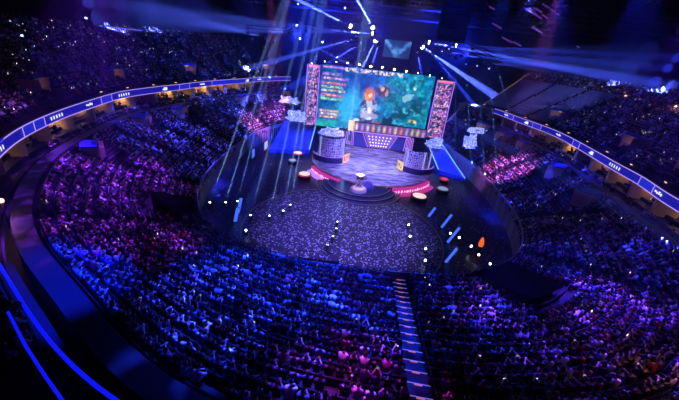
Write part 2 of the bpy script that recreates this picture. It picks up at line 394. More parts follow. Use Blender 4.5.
# ------------------------------------------------------------------ balcony ribbon displays
RC = ucurve(-.4)
def ribbon(label, ta, tb, panels, marks):
    root = thing('ribbon_display', label, 'display board', (*samp(RC, (ta+tb)/2), 12.5))
    inv = Matrix.Translation(-root.location)
    def put(o): o.data.transform(inv); o.parent = root; return o
    t = np.linspace(ta, tb, 160)
    put(ribbon_strip([(ucurve(-.3), 12.5), (ucurve(-.42), 12.5), (ucurve(-.42), 13.6), (ucurve(-.3), 13.6)], t, 'display_face', 'ribbon'))
    for z in (12.5, 13.6):
        mb = MB(); mb.path([(*samp(ucurve(-.44), a), z) for a in t], .055, 5); put(mb.build('edge_light', 'ribbon_edge'))
    put(ribbon_strip([(ucurve(-.28), 12.5), (ucurve(-.28), 13.75), (ucurve(-.05), 13.75)], t, 'backing', 'black'))
    for a0, a1 in panels:
        put(ribbon_strip([(ucurve(-.46), 12.56), (ucurve(-.46), 13.54)], np.linspace(a0, a1, 8), 'bright_panel', 'ribbon_light'))
    for a0 in [p[0] for p in panels]+[p[1] for p in panels]:
        p = samp(ucurve(-.48), a0); mb = MB(); mb.tube((*p, 12.55), (*p, 13.55), .045, 5); put(mb.build('divider_light', 'ribbon_edge'))
    for a0, kind in marks:
        mb = MB(); C = ucurve(-.48); p = samp(C, a0); q = samp(C, a0+.002); ln = np.linalg.norm(q-p); step = .002/ln
        items = {'dots': [(i*.62, 0, .26, .42) for i in range(5)], 'logo': [(0, 0, .9, .55), (.75, -.1, .5, .22)], 'word': [(0, 0, .3, .3), (.4, .08, .35, .34), (.85, -.02, .3, .26), (1.2, .05, .45, .2)]}[kind]
        for s_, dz, w_, h_ in items:
            if kind == 'dots': mb = MB()
            sg = -1
            a_ = a0+s_*step; b_ = a_+w_*step; P0, P1 = samp(C, a_), samp(C, b_)
            mb.add([(*P0, 13.05+dz-h_/2), (*P1, 13.05+dz-h_/2), (*P1, 13.05+dz+h_/2), (*P0, 13.05+dz+h_/2)], [(0, 1, 2, 3)])
            if kind == 'dots': put(mb.build('lit_mark', 'ribbon_text'))
        if kind != 'dots': put(mb.build('lettering', 'ribbon_text'))
    return root
def th_of(px, py, z=13.0):
    p = onz(px, py, z); return math.atan2(p.y-LC[1], p.x-LC[0])
def tl(px, py):
    a = th_of(px, py); return a if a < 0 else a-2*PI
ribbon('long curved blue ribbon display with violet edges around the balcony left of the stage', tl(290, 78.3), D(-126),
       [(tl(100,101), tl(113,98)), (tl(20,133), tl(33,127)), (tl(33,127), tl(43,122)), (tl(180,87.5), tl(192,86.5)), (tl(214,84), tl(246,81))],
       [(tl(130,94), 'dots'), (tl(58,114.5), 'dots'), (tl(5,147), 'dots'), (tl(91,104), 'word'), (tl(162,88), 'logo'), (tl(208,85), 'word'), (tl(262,80), 'word'), (tl(250,81), 'logo')])
ribbon('long straight-looking blue ribbon display with violet edges on the balcony right of the stage', D(-52), th_of(495, 111)-.0,
       [(th_of(653,190), th_of(640,181)), (th_of(540,128), th_of(533,125)), (th_of(586,147), th_of(576,143)), (th_of(513,118), th_of(505,115))],
       [(th_of(626,171), 'dots'), (th_of(598,155), 'logo'), (th_of(558,136), 'word'), (th_of(530,123.5), 'logo'), (th_of(508,116), 'word'), (th_of(665,197), 'word')])
# blue light strip along the inner edge of the upper walkway and its hand rail, near end
strip = [(*samp(ucurve(-.57), x), 13.75) for x in np.linspace(D(-133.5), D(-96), 60)]
rail = [tuple(onz(px, py, 14.75)) for px, py in ((8, 312), (25, 345), (45, 376), (62, 400), (80, 424))]
for pts, lab, nm, r in ((strip, 'bright blue light strip along the balcony parapet at the lower left', 'light_strip', .07), (rail, 'blue lit hand rail of the upper walkway at the lower left corner', 'hand_rail', .045)):
    c = pts[len(pts)//2]; mb = MB(); mb.path([(p[0]-c[0], p[1]-c[1], p[2]-13.4) for p in pts], r, 6)
    root = thing(nm, lab, 'light strip' if nm == 'light_strip' else 'rail', (c[0], c[1], 13.4))
    mb.build('light_tube' if nm == 'light_strip' else 'rail_tube', 'blueline', root)
    if nm == 'hand_rail':
        for p in pts: m2 = MB(); m2.tube((p[0]-c[0], p[1]-c[1], 0), (p[0]-c[0], p[1]-c[1], 1.35), .03, 6); m2.build('rail_post', 'truss', root)

# ------------------------------------------------------------------ arena floor disc and confetti
root = thing('round_floor_platform', 'large round low platform strewn with confetti in front of the stage steps', 'platform', (1.0, 43.6, 0))
mb = MB(); mb.lathe([(0, 0), (14.3, 0), (14.3, .25), (0, .25)], 96); mb.build('platform_top', 'disc', root)
mb = MB(); mb.lathe([(14.3, .0), (14.55, .0), (14.55, .32), (14.3, .32)], 96); mb.build('rim', 'gold', root)
def confetti(n, cx_, cy_, rmax, rmin, z, name, label, dens=None):
    r = np.sqrt(rng.uniform(rmin**2, rmax**2, n)); a = rng.uniform(0, 2*PI, n)
    X, Y = cx_+r*np.cos(a), cy_+r*np.sin(a)
    if dens is not None: k = dens(X, Y) > rng.random(n); X, Y = X[k], Y[k]; n = len(X)
    s = rng.uniform(.06, .15, n); ro = rng.uniform(0, PI, n); tl_ = rng.uniform(-.5, .5, n)
    V = []
    for dx, dy in ((-1, -.55), (1, -.55), (1, .55), (-1, .55)):
        x, y = dx*s, dy*s
        V.append(np.c_[X+x*np.cos(ro)-y*np.sin(ro), Y+x*np.sin(ro)+y*np.cos(ro), z+.03+np.abs(tl_)*.12+x*tl_])
    V = np.stack(V, 1).reshape(-1, 3)
    o = big_mesh(name, V, np.arange(n*4).reshape(-1, 4), None, 'confetti')
    return tag(o, label, 'confetti', None, 'stuff')
confetti(3300, 1.0, 43.6, 14.1, 0, .25, 'confetti', 'pale confetti scattered thickly over the round platform', lambda X, Y: ((np.hypot(X-3.4, Y-60.5) > 8.6) & ~((np.abs(X+1.6) < 2.6) & (Y < 32)))*1.0)
def floor_free(X, Y): return ((np.hypot(X-1, Y-43.6) > 14.7) & (np.hypot(X-6, Y-72) > 15.2) & (Y > 32.5) & (np.hypot(X-3.4, Y-60.5) > 8.8) & ((np.abs(X-3)/24.9)**2.5+(np.abs(Y-65)/37.2)**2.5 < 1))*np.where(X > 12, .9, .55)
confetti(2600, 3, 50, 26, 0, 0, 'confetti_on_floor', 'sparser pale confetti on the dark floor around the platform', floor_free)

# ------------------------------------------------------------------ stage
SC = (6.0, 72.0)
root = thing('main_stage', 'large round stage with worn printed deck and magenta lit rim below the big screen', 'stage', (*SC, 0))
mb = MB(); mb.lathe([(0, 1.3), (12.9, 1.3), (12.9, 1.5), (0, 1.5)], 96); mb.build('deck', 'deck', root)
mb = MB(); mb.lathe([(12.6, 0), (12.6, 1.3), (0, 1.3)], 96); mb.build('skirt', 'booth', root)
mb = MB(); mb.lathe([(12.9, 1.28), (13.05, 1.28), (13.05, 1.56), (12.9, 1.56)], 96); mb.build('deck_edge', 'gold', root)
for nm, a0, a1 in (('rim_display', D(-158), D(-118)), ('rim_display', D(-74), D(-28))):
    mb = MB(); mb.lathe([(13.0, .35), (13.55, .2), (13.65, 1.1), (13.05, 1.28)], 24, (0, 0, 0), a0, a1); o = mb.build(nm, 'pink', root)
    n = 16
    m2 = MB()
    for i in range(n):
        a = a0+(a1-a0)*(i+.8)/(n+.6); w = .012 if i % 4 else .02; h = .3+.15*(i % 3)
        ps = []
        for da, z in ((-w, .65-h/2), (w, .65-h/2), (w, .65+h/2), (-w, .65+h/2)):
            ps.append((13.68*math.cos(a+da), 13.68*math.sin(a+da), z))
        m2.add(ps, [(0, 1, 2, 3)])
    m2.build('lettering', 'pinktext', o)
    mb = MB(); 
    # jagged splash ornament hanging under the rim display
    pts = [(a0+(a1-a0)*i/14, .55-.5*(i % 2)-.25*math.sin(i*1.7)) for i in range(15)]
    V = [];
    for a, z in pts: V += [(13.75*math.cos(a), 13.75*math.sin(a), .45), (14.6*math.cos(a)+0*z, 14.6*math.sin(a), .06+.02*abs(z)), ]
    mb.add(V, [(2*i, 2*i+1, 2*i+3, 2*i+2) for i in range(14)]); mb.build('rim_ramp', 'purple_edge' if a0 < D(-100) else 'pink', root)
# steps
root = thing('stage_steps', 'three curved steps with pale edges leading up to the stage front', 'steps', (3.4, 60.5, 0))
for k, (r, z) in enumerate(((8.2, .34), (7.1, .68), (6.0, 1.02))):
    mb = MB(); mb.lathe([(0, 0), (r, 0), (r, z), (0, z)], 48, (0, 0, 0), D(-190), D(10)); st = mb.build('step', 'booth', root)
    mb = MB(); mb.lathe([(r-.16, z), (r+.02, z), (r+.02, z+.03), (r-.16, z+.03)], 48, (0, 0, 0), D(-190), D(10)); mb.build('step_edge', 'gold', st)
# trophy on its pedestal
root = thing('trophy', 'tall silver two-handled cup glinting on the stage steps', 'trophy', tuple(onz(359, 186, 1.9)))
mb = MB(); mb.lathe([(0, 0), (.5, 0), (.5, .12), (.3, .2), (.16, .35), (.13, .7), (.25, .95), (.62, 1.35), (.78, 1.9), (.82, 2.2), (.76, 2.2), (.6, 1.5), (0, 1.1)], 32); mb.build('cup', 'silver', root, True)
for s in (-1, 1):
    mb = MB(); mb.path([(s*.78, 0, 2.0), (s*1.1, 0, 2.05), (s*1.2, 0, 1.7), (s*1.0, 0, 1.35), (s*.6, 0, 1.2)], .07, 8); mb.build('handle', 'silver', root, True)
p = onz(359, 186, 1.9)
root = thing('trophy_pedestal', 'round white-topped pedestal carrying the silver cup', 'pedestal', (p.x, p.y, 1.02))
mb = MB(); mb.lathe([(0, 0), (1.5, 0), (1.4, .5), (0, .5)], 32); mb.build('base', 'white', root)
mb = MB(); mb.lathe([(0, .5), (.9, .5), (.85, .88), (0, .88)], 32); mb.build('top', 'white', root)
mb = MB(); mb.lathe([(.86, .62), (.93, .62), (.93, .7), (.86, .7)], 32); mb.build('ring_light', 'warmglow', root)
# dark blue dome prop beside the cup
p = onz(367, 187.5, 1.02)
root = thing('prop_rock', 'low dark blue faceted prop beside the trophy pedestal', 'stage prop', tuple(p))
mb = MB(); mb.lathe([(1.25, 0), (1.2, .5), (.8, .95), (.3, 1.15), (0, 1.2)], 9); mb.build('facets', 'deepblue', root)
# neon scribble
p = onz(379, 187, 1.1)
root = thing('neon_scribble', 'white looping neon line on the upper step right of the trophy', 'neon light', (p.x, p.y, 1.02))
mb = MB(); mb.path([(-2.0+4.2*i/40, -.2+.1*math.sin(i*.5), .55+.42*math.sin(i*.72)+.1*math.sin(i*1.9)) for i in range(41)], .055, 6); mb.build('neon_tube', 'neon', root)
mb = MB(); mb.box((.1, 0, .05), (4.4, .3, .1)); mb.build('base_rail', 'black', root)

# player booths
def booth(label, c, a0, a1, sign_at, signmat, H):
    r = 3.9
    root = thing('player_booth', label, 'player booth', (c[0], c[1], 1.505))
    mb = MB(); mb.lathe([(r-.6, 0), (r, 0), (r+.1, .15), (r, 1.25), (r-.25, 1.25), (r-.45, .9)], 40, (0, 0, 0), a0, a1); mb.build('curved_counter', 'booth', root)
    mb = MB(); mb.lathe([(r-.02, 1.25), (r+.05, 1.25), (r+.05, 1.33), (r-.02, 1.33)], 40, (0, 0, 0), a0, a1); mb.build('counter_light', 'purple_edge', root)
    mb = MB(); mb.lathe([(0, .02), (r-.4, .02), (r-.4, .14), (0, .14)], 40); mb.build('booth_floor', 'black', root)
    b0, b1 = D(-165), D(-20)
    # lattice screen round the players
    rr = 2.9; g = MB(); nA, nZ = 17, 8; rs = random.Random(int(c[0]*10))
    P = [[(rr*math.cos(b0+(b1-b0)*i/nA)+rs.uniform(-.1, .1), rr*math.sin(b0+(b1-b0)*i/nA)+rs.uniform(-.1, .1), .3+H*j/nZ+rs.uniform(-.12, .12)) for j in range(nZ+1)] for i in range(nA+1)]
    for i in range(nA+1):
        for j in range(nZ+1):
            if j < nZ: g.tube(P[i][j], P[i][j+1], .075, 4)
            if i < nA: g.tube(P[i][j], P[i+1][j], .075, 4)
            if i < nA and j < nZ and rs.random() < .6: g.tube(P[i][j], P[i+1][j+1], .07, 4)
    g.build('lattice_screen', 'lattice', root)
    g = MB(); g.lathe([(rr-.15, .25), (rr-.1, .25), (rr-.1, .3+H), (rr-.15, .3+H)], 32, (0, 0, 0), b0, b1); g.build('glass_panel', 'glass', root)
    for a in (D(-140), D(-70), D(-35)):
        m2 = MB(); m2.tube((3.1*math.cos(a), 3.1*math.sin(a), .14), (3.1*math.cos(a), 3.1*math.sin(a), H+.5), .10, 8); m2.build('white_post', 'neon', root)
    # curved lit sign
    s0, s1 = sign_at; sg = MB(); sg.lathe([(r+.12, .1), (r+.22, .1), (r+.22, 1.9), (r+.12, 1.9)], 14, (0, 0, 0), s0, s1); so = sg.build('lit_sign', signmat, root)
    m2 = MB(); R = r+.25
    for i, (u0, u1, z0, z1) in enumerate(((.08, .22, .45, 1.5), (.3, .36, .4, 1.6), (.42, .62, .9, 1.55), (.5, .56, .4, 1.0), (.7, .86, .5, .85), (.72, .78, .85, 1.6))):
        A, B = s0+(s1-s0)*u0, s0+(s1-s0)*u1
        m2.add([(R*math.cos(A), R*math.sin(A), z0), (R*math.cos(B), R*math.sin(B), z0), (R*math.cos(B), R*math.sin(B), z1), (R*math.cos(A), R*math.sin(A), z1)], [(0, 1, 2, 3)])
    m2.build('sign_marks', 'signred' if signmat == 'amber' else 'gold', so)
    # desk with monitors and chairs for five players
    m2 = MB(); m2.box((0, .3, .85), (4.6, .8, .06)); m2.box((-2.1, .3, .45), (.08, .7, .8)); m2.box((2.1, .3, .45), (.08, .7, .8)); m2.build('desk', 'black', root)
    for i in range(5):
        x = -1.9+i*.95
        m2 = MB(); m2.box((x, .15, 1.15), (.58, .05, .36)); m2.box((x, .22, .95), (.06, .06, .18)); m2.box((x, .25, .89), (.3, .2, .02)); m2.build('monitor', 'black', root)
        m2 = MB(); m2.box((x, 1.0, .62), (.5, .5, .1)); m2.box((x, 1.25, 1.05), (.5, .1, .8)); m2.tube((x, 1.0, .16), (x, 1.0, .58), .05, 8); m2.build('gaming_chair', 'black', root)
    return root
bl = ony(333, 152, 71.0)
booth('round player booth with white lattice screen and orange-red lit sign at the stage left', (-3.0, 72.6), D(-175), D(5), (D(-48), D(-5)), 'amber', 4.6)
booth('round player booth with grey lattice screen and cream lit sign at the stage right', (15.6, 71.6), D(-185), D(-5), (D(-172), D(-138)), 'yellow', 4.2)

# back wall of the stage: violet frame with lamp dots
YB = 84.0
root = thing('stage_back_wall', 'violet framed low wall with rows of white lamp dots behind the stage', 'stage wall', (8.2, YB, 1.5))
mb = MB(); mb.box((0, .4, 2.2), (17, .5, 4.4)); mb.build('backing', 'booth', root)
tz = 4.1
def quad(mb, pts, y): mb.add([(x, y, z) for x, z in pts]+[(x, y+.12, z) for x, z in pts], [(0, 1, 2, 3), (7, 6, 5, 4), (0, 4, 5, 1), (1, 5, 6, 2), (2, 6, 7, 3), (3, 7, 4, 0)]); return mb
quad(MB(), [(-2.3, .25), (2.3, .25), (4.1, 3.6), (-3.9, 3.6)], 0).build('centre_panel', 'lav', root)
for i in range(4):
    for j in range(7):
        z = .8+i*.75; w = 1.9+z*.42; x = -w+2*w*(j+.5)/7
        m2 = MB(); m2.lathe([(0, 0), (.16, 0), (.16, .06), (0, .06)], 10)
        m2.v = [(a+x, -.02-c, b+z) for a, b, c in m2.v]; m2.build('lamp_dot', 'lav_dot', root)
for s in (-1, 1):
    quad(MB(), [(s*2.9, .25), (s*6.2, .25), (s*6.2, 3.3), (s*4.5, 3.3)][::s], -.02).build('side_panel', 'deepblue', root)
    m2 = MB(); m2.tube((s*2.6, -.1, .2), (s*4.3, -.1, 3.6), .1, 6); m2.tube((s*6.4, -.1, .2), (s*6.6, -.1, 3.8), .1, 6); m2.build('violet_edge', 'purple_edge', root)
m2 = MB(); m2.box((0, -.1, 3.9), (14.6, .25, .32)); m2.build('top_light', 'purple_edge', root)
for s in (-1, 1):
    for i in range(5):
        x = s*(6.9+i*.38); m2 = MB(); m2.box((x, -.1, 2.2), (.14, .2, 4.0-.25*i)); m2.build('violet_rib', 'purple_edge', root)

# ------------------------------------------------------------------ painted displays
def vnoise(X, Y, s, seed):
    r = np.random.default_rng(seed); g = r.random((64, 64)); x, y = X*s, Y*s
    i, j = np.floor(x).astype(int), np.floor(y).astype(int); fx, fy = x-i, y-j; fx = fx*fx*(3-2*fx); fy = fy*fy*(3-2*fy)
    h = lambda a, b: g[a % 64, b % 64]
    return (h(i, j)*(1-fx)+h(i+1, j)*fx)*(1-fy)+(h(i, j+1)*(1-fx)+h(i+1, j+1)*fx)*fy
def fbm(X, Y, s, seed, o=5): return sum(vnoise(X, Y, s*2**k, seed+k)*.5**(k+1) for k in range(o))
def blob(X, Y, c, r, ry=None): ry = ry or r; return np.exp(-(((X-c[0])/r)**2+((Y-c[1])/ry)**2))
def display(nu, nv, w, h, paint):
    """flat grid in x (width), z (height) with an emission tint per vertex"""
    u, v = np.meshgrid(np.linspace(0, 1, nu+1), np.linspace(0, 1, nv+1), indexing='ij')
    V = np.stack([(u-.5)*w, np.zeros_like(u), v*h], -1).reshape(-1, 3)
    i = (np.arange(nu)[:, None]*(nv+1)+np.arange(nv)[None]).ravel(); Fq = np.c_[i, i+nv+1, i+nv+2, i+1]
    return V, Fq, np.clip(paint(u, v), 0, 3).reshape(-1, 3)
def lerp(A, c, m): return A*(1-m[..., None])+np.array(c)*m[..., None]
AS = 1.92
def paint_main(u, v):
    X, Y = u*AS, v
    n = fbm(X, Y, 3, 11); n2 = fbm(X+.3*n, Y+.3*n, 5, 31); n3 = fbm(X, Y, 16, 51, 4)
    A = np.stack([.005+0*n, .03+.40*np.clip(n2-.3, 0, 1), .22+.95*np.clip(n-.25, 0, 1)], -1)
    tq = np.clip((u-.35)*2.2, 0, 1)*np.clip(1.3-v*.5, 0, 1)
    A = A*(1-.55*tq[..., None])+np.stack([.0+0*n, .07+.26*n2, .12+.32*n2], -1)*tq[..., None]*1.1
    A = lerp(A, (.02, .50, .95), .95*blob(X, Y, (.60, .42), .20, .30)*np.clip(n2*1.7-.1, 0, 1))
    A = lerp(A, (.05, .55, .85), .7*blob(X, Y, (.52, .2), .12, .25)*np.clip(n2*1.7-.1, 0, 1))
    A = lerp(A, (.0, .02, .25), .75*blob(X, Y, (.62, .82), .22, .16))
    A = lerp(A, (.0, .06, .5), .6*blob(X, Y, (.85, .75), .2, .22))
    A = lerp(A, (.0, .015, .03), .85*blob(X, Y, (1.12, .12), .35, .13)*np.clip(n3*2-.2, 0, 1))
    A = lerp(A, (.0, .02, .05), .7*blob(X, Y, (1.5, .5), .35, .25)*np.clip(n3*2.4-.6, 0, 1))
    A = lerp(A, (.1, .75, .9), .55*np.clip((n3-.55)*6, 0, 1)*np.clip(u*1.6-.4, 0, 1))
    # generic figure in the middle: warm head, pale robe
    A = lerp(A, (.75, .75, .9), .9*np.clip(blob(X, Y, (.90, .34), .10, .17)*1.3, 0, 1)*np.clip(n3*3-.7, 0, 1))
    A = lerp(A, (.95, .28, .10), .95*np.clip(blob(X, Y, (.87, .60), .065, .085)*1.5, 0, 1))
    A = lerp(A, (1., .75, .6), .9*np.clip(blob(X, Y, (.875, .575), .022, .03)*1.5, 0, 1))
    A = lerp(A, (.25, .03, .06), .8*blob(X, Y, (1.10, .68), .09, .09)*np.clip(n3*3-.9, 0, 1))
    A = lerp(A, (.45, .40, .5), .7*blob(X, Y, (1.06, .72), .06, .06)*np.clip(n3*4-1.6, 0, 1))
    A = lerp(A, (.7, .12, .10), .7*blob(X, Y, (1.02, .08), .09, .06))
    # banner of small bright marks at the top, list of rows at the left
    k = (v > .925)*(v < .985)*(u > .22)*(u < .72)*(vnoise(X, Y, 44, 77) > .42)
    A = lerp(A, (1., .8, .75), k*.9)
    A = lerp(A, (.7, .25, .9), ((v > .955)*(v < .975)*(u > .03)*(u < .22))*.8)
    rows = [(.86, .20, (.30, .15, .75)), (.80, .26, (.55, .1, .6)), (.72, .24, (.75, .10, .35)), (.66, .22, (.35, .5, .35)), (.60, .24, (.5, .55, .35)), (.53, .24, (.85, .22, .22)), (.47, .22, (.12, .6, .25)), (.27, .2, (.85, .35, .2)), (.22, .22, (.6, .55, .5)), (.17, .18, (.8, .2, .15))]
    for z, uu, c in rows:
        A = lerp(A, c, ((np.abs(v-z) < .022)*(u > .025)*(u < uu))*np.clip(vnoise(X, Y, 36, 91)*1.6-.1, 0, 1))
        A = lerp(A, (1, .85, .8), ((np.abs(v-z) < .012)*(u > .03)*(u < uu-.03)*(vnoise(X, Y, 60, 5) > .55))*.8)
    A = lerp(A, (.02, .5, .3), .8*((u < .20)*(v < .12))*np.clip(n3*2.5-.5, 0, 1))
    A = lerp(A, (.95, .7, .25), .9*((np.abs(v-.25) < .025)*(u > .80)*(u < .91)*(vnoise(X, Y, 30, 8) > .4)))
    A = lerp(A, (.8, .8, .1), .7*((np.abs(v-.045) < .035)*(u > .80)*(u < .95)*(vnoise(X, Y, 34, 18) > .5)))
    d4 = fbm(X, Y, 22, 131, 3); A = A*np.clip(.05+1.9*d4, .15, 2)[..., None]
    A = lerp(A, (.03, .42, 1.0), .75*blob(X, Y, (.56, .42), .17, .26)*np.clip(n2*1.9-.15, 0, 1)); A = lerp(A, (.0, .03, .35), .6*blob(X, Y, (.62, .86), .22, .12))
    def ell(c, rx, ry, rot=0):
        dx, dy = X-c[0], Y-c[1]; a, b = dx*math.cos(rot)+dy*math.sin(rot), -dx*math.sin(rot)+dy*math.cos(rot)
        return ((a/rx)**2+(b/ry)**2+3.2*(n3-.5)+1.6*(d4-.5) < .9).astype(float)
    for c, rx, ry, rot, col, k in (((.90, .34), .13, .20, .2, (.02, .03, .16), .8), ((.89, .44), .05, .10, .1, (.55, .6, .85), .9), ((.96, .40), .03, .08, -.9, (.45, .5, .8), .8), ((.86, .29), .09, .07, .3, (.5, .5, .75), .9), ((.97, .27), .08, .05, -.3, (.35, .4, .7), .8), ((.90, .35), .03, .05, .3, (.95, .9, 1.0), .9), ((.80, .33), .03, .03, .3, (.85, .8, .95), .8), ((.93, .22), .04, .02, .3, (.8, .85, 1), .8),
                               ((.885, .60), .075, .085, 0, (.75, .16, .06), 1), ((.89, .585), .032, .045, 0, (1.0, .75, .6), 1), ((.83, .56), .03, .07, .5, (.9, .3, .1), 1), ((1.10, .70), .09, .06, .4, (.10, .03, .07), 1), ((1.08, .72), .03, .03, 0, (.6, .5, .5), 1), ((1.16, .66), .03, .05, 0, (.5, .3, .3), 1),
                               ((1.05, .10), .10, .06, .2, (.5, .10, .10), .9), ((1.28, .16), .12, .09, -.3, (.0, .02, .05), .9), ((1.52, .62), .10, .05, .5, (.25, .55, .6), .8), ((1.45, .35), .14, .07, .3, (.0, .05, .09), .8), ((1.62, .78), .03, .03, 0, (.6, .8, .9), .9), ((.70, .16), .05, .03, 0, (.8, .85, .9), .8), ((1.72, .5), .10, .12, .2, (.0, .05, .08), .7)):
        A = lerp(A, col, k*ell(c, rx, ry, rot))
    return A*1.2
def paint_column(seed):
    def f(u, v):
        X, Y = u*.25, v; n = vnoise(X, Y, 70, seed); n2 = vnoise(X, Y, 34, seed+3); ph = (v*7) % 1
        A = np.stack([.08+.34*n2, .02+.16*n2*n, .2+.4*n2], -1)
        A = lerp(A, (1.0, .75, .85), np.clip((n-.6)*7, 0, 1)*.9)
        A = lerp(A, (.02, .015, .08), np.clip((.5-n2)*7, 0, 1)*.95)
        A = lerp(A, (.95, .45, .55), ((ph > .02)*(ph < .16)*(u > .12)*(u < .9))*np.clip(n*2-.4, 0, 1)*.9)
        A = lerp(A, (.03, .1, .35), ((ph > .3)*(ph < .7)*(u < .35))*.6)
        A = lerp(A, (1., .25, .5), ((v > .955))*.9)
        return A
    return f
def paint_frieze(u, v):
    X, Y = u*7, v; n = vnoise(X, Y, 9, 201); n2 = vnoise(X, Y, 5, 205)
    A = np.stack([.10+.12*n, .04+.05*n2, .22+.2*n], -1); ph = (u*13) % 1; cell = np.floor(u*13).astype(int)
    pal = np.array([(.9, .8, .85), (.45, .35, .9), (.8, .7, .75), (.85, .45, .25), (.3, .55, .8), (.95, .6, .3), (.7, .3, .6), (.9, .75, .4), (.9, .25, .12), (.4, .4, .85), (.5, .7, .3), (.75, .65, .3), (.55, .35, .8)])
    c = pal[cell % 13]; m = np.clip(1.6*np.exp(-((ph-.5)/.22)**2-((v-.42)/.38)**2)*(.35+n), 0, 1)
    return A*(1-m[..., None])+c*m[..., None]
def paint_hang(u, v):
    X, Y = u*1.5, v; n = fbm(X, Y, 6, 301)
    A = np.stack([.01+0*n, .02+.04*n, .16+.12*n], -1)
    w = np.clip(1.3*np.exp(-((np.abs(u-.5)*1.2-.12-.75*(v-.35))/.11)**2)*(v > .25), 0, 1)*np.clip(n*2.2-.4, 0, 1)
    A = lerp(A, (.10, .35, .95), w); A = lerp(A, (.12, .4, 1), .8*blob(u, v, (.5, .28), .12, .3)*np.clip(n*2-.2, 0, 1))
    return A*.9
def make_display(name, label, cat, loc, rz, w, h, nu, nv, paint, fr=.3, frame='black', tilt=0):
    root = thing(name, label, cat, loc, None, rz); root.rotation_euler = (tilt, 0, rz)
    V, Fq, C = display(nu, nv, w, h, paint); o = big_mesh('lit_picture', V, Fq, C, 'screen'); o.parent = root
    mb = MB()
    mb.box((-w/2-fr/2, .1, h/2), (fr, .5, h+2*fr)); mb.box((w/2+fr/2, .1, h/2), (fr, .5, h+2*fr)); mb.box((0, .1, -fr/2), (w, .5, fr)); mb.box((0, .1, h+fr/2), (w, .5, fr)); mb.box((0, .5, h/2), (w+fr, .5, h+fr))
    mb.build('frame', frame, root); return root
YS = 86.0
a, b, c_ = ony(320.5, 63.5, YS), ony(315.5, 125, YS), ony(434, 76.6, YS)
d_ = ony(427, 138, YS)
x0, x1 = (a.x+b.x)/2, (c_.x+d_.x)/2-.3; zt, zb = (a.z+c_.z)/2, (b.z+d_.z)/2
make_display('main_screen', 'huge main screen showing a blue-green game scene above the stage', 'screen', ((x0+x1)/2, YS, zb), 0, x1-x0, zt-zb, 230, 118, paint_main, .25)
for px, w_, lab, seed, nm in (((308.3, 304.5), 2.5, 'tall narrow pink portrait screen left of the main screen', 401, 0), ((444.0, 435.6), 3.6, 'tall narrow pink portrait screen right of the main screen', 421, 1)):
    T, B = ony(px[0]+(5 if nm == 0 else 0), 64.5+(16 if nm else 0), YS-.6), ony(px[1]+(6 if nm == 0 else 0), 125+(13 if nm else 0), YS-.6)
    xx = (T.x+B.x)/2; r = make_display('side_screen', lab, 'screen', (xx, YS-.6, B.z), 0, w_, T.z-B.z, 26, 110, paint_column(seed), .18)
    for s in (-1, 1):
        m2 = MB(); m2.tube((s*(w_/2+.2), -.3, 0), (s*(w_/2+.2), -.3, T.z-B.z), .09, 6); m2.build('edge_tube', 'purple_edge', r)
f0, f1 = ony(354, 125.5, 83.2), ony(426, 134.5, 83.2)
make_display('frieze_screen', 'low strip screen of small colourful figures under the main screen', 'screen', ((f0.x+f1.x)/2, 83.2, (f0.z+f1.z)/2-1.0), 0, f1.x-f0.x, 2.0, 200, 16, paint_frieze, .12)
p = ony(351.5, 125.5, 83.3)
root = thing('light_box', 'small cream light box standing left of the strip screen', 'light box', (p.x, p.y, p.z-2.4))
mb = MB(); mb.box((0, 0, 2.4), (1.5, .5, 2.4)); mb.build('lit_face', 'yellow', root)
mb = MB(); mb.tube((0, 0, 0), (0, 0, 1.3), .12, 8); mb.box((0, 0, -.7), (.8, .5, 1.4)); mb.build('stand', 'black', root)
h0, h1, h2 = ony(386, 39, 80), ony(413, 41, 80), ony(396, 58, 80)
make_display('hanging_screen', 'small dark blue hanging screen with a pale winged emblem above the main screen', 'screen', ((h0.x+h1.x)/2-.2, 80, h2.z), 0, h1.x-h0.x, h0.z-h2.z, 70, 50, paint_hang, .25)

# ------------------------------------------------------------------ crystal set dressing
def crystal(label, c, size, seed, rot=0, cat='crystal prop', m='ice'):
    root = thing('ice_crystal', label, cat, c, None, rot); r = random.Random(seed)
    bm = bmesh.new(); bmesh.ops.create_icosphere(bm, subdivisions=3, radius=1)
    for v in bm.verts:
        n = v.co.normalized(); k = .55+.45*abs(math.sin(n.x*5.1+seed)*math.cos(n.y*6.3+seed*2)*math.sin(n.z*5.7+1))+r.uniform(-.13, .22)
        v.co = Vector((n.x*size[0]*k, n.y*size[1]*k, max(-.25, n.z)*size[2]*k+.25*size[2]*.8))
    me = bpy.data.meshes.new('crystal_body'); bm.to_mesh(me); bm.free(); me.materials.append(M[m])
    o = bpy.data.objects.new('crystal_body', me); COL.objects.link(o); o.parent = root; return root
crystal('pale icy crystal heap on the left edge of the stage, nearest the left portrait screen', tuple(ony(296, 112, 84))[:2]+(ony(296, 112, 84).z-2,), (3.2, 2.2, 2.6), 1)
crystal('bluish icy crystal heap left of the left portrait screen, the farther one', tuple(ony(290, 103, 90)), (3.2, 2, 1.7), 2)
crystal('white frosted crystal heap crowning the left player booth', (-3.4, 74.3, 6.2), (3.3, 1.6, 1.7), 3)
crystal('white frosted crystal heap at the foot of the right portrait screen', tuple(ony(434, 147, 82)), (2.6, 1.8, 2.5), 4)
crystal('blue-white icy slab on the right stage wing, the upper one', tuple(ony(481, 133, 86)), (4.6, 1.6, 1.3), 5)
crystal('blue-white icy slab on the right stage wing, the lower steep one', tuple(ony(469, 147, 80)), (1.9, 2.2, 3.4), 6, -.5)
p = ony(449, 118, 86)
root = thing('pink_sail', 'small pointed pink lit sail right of the right portrait screen', 'stage prop', tuple(p))
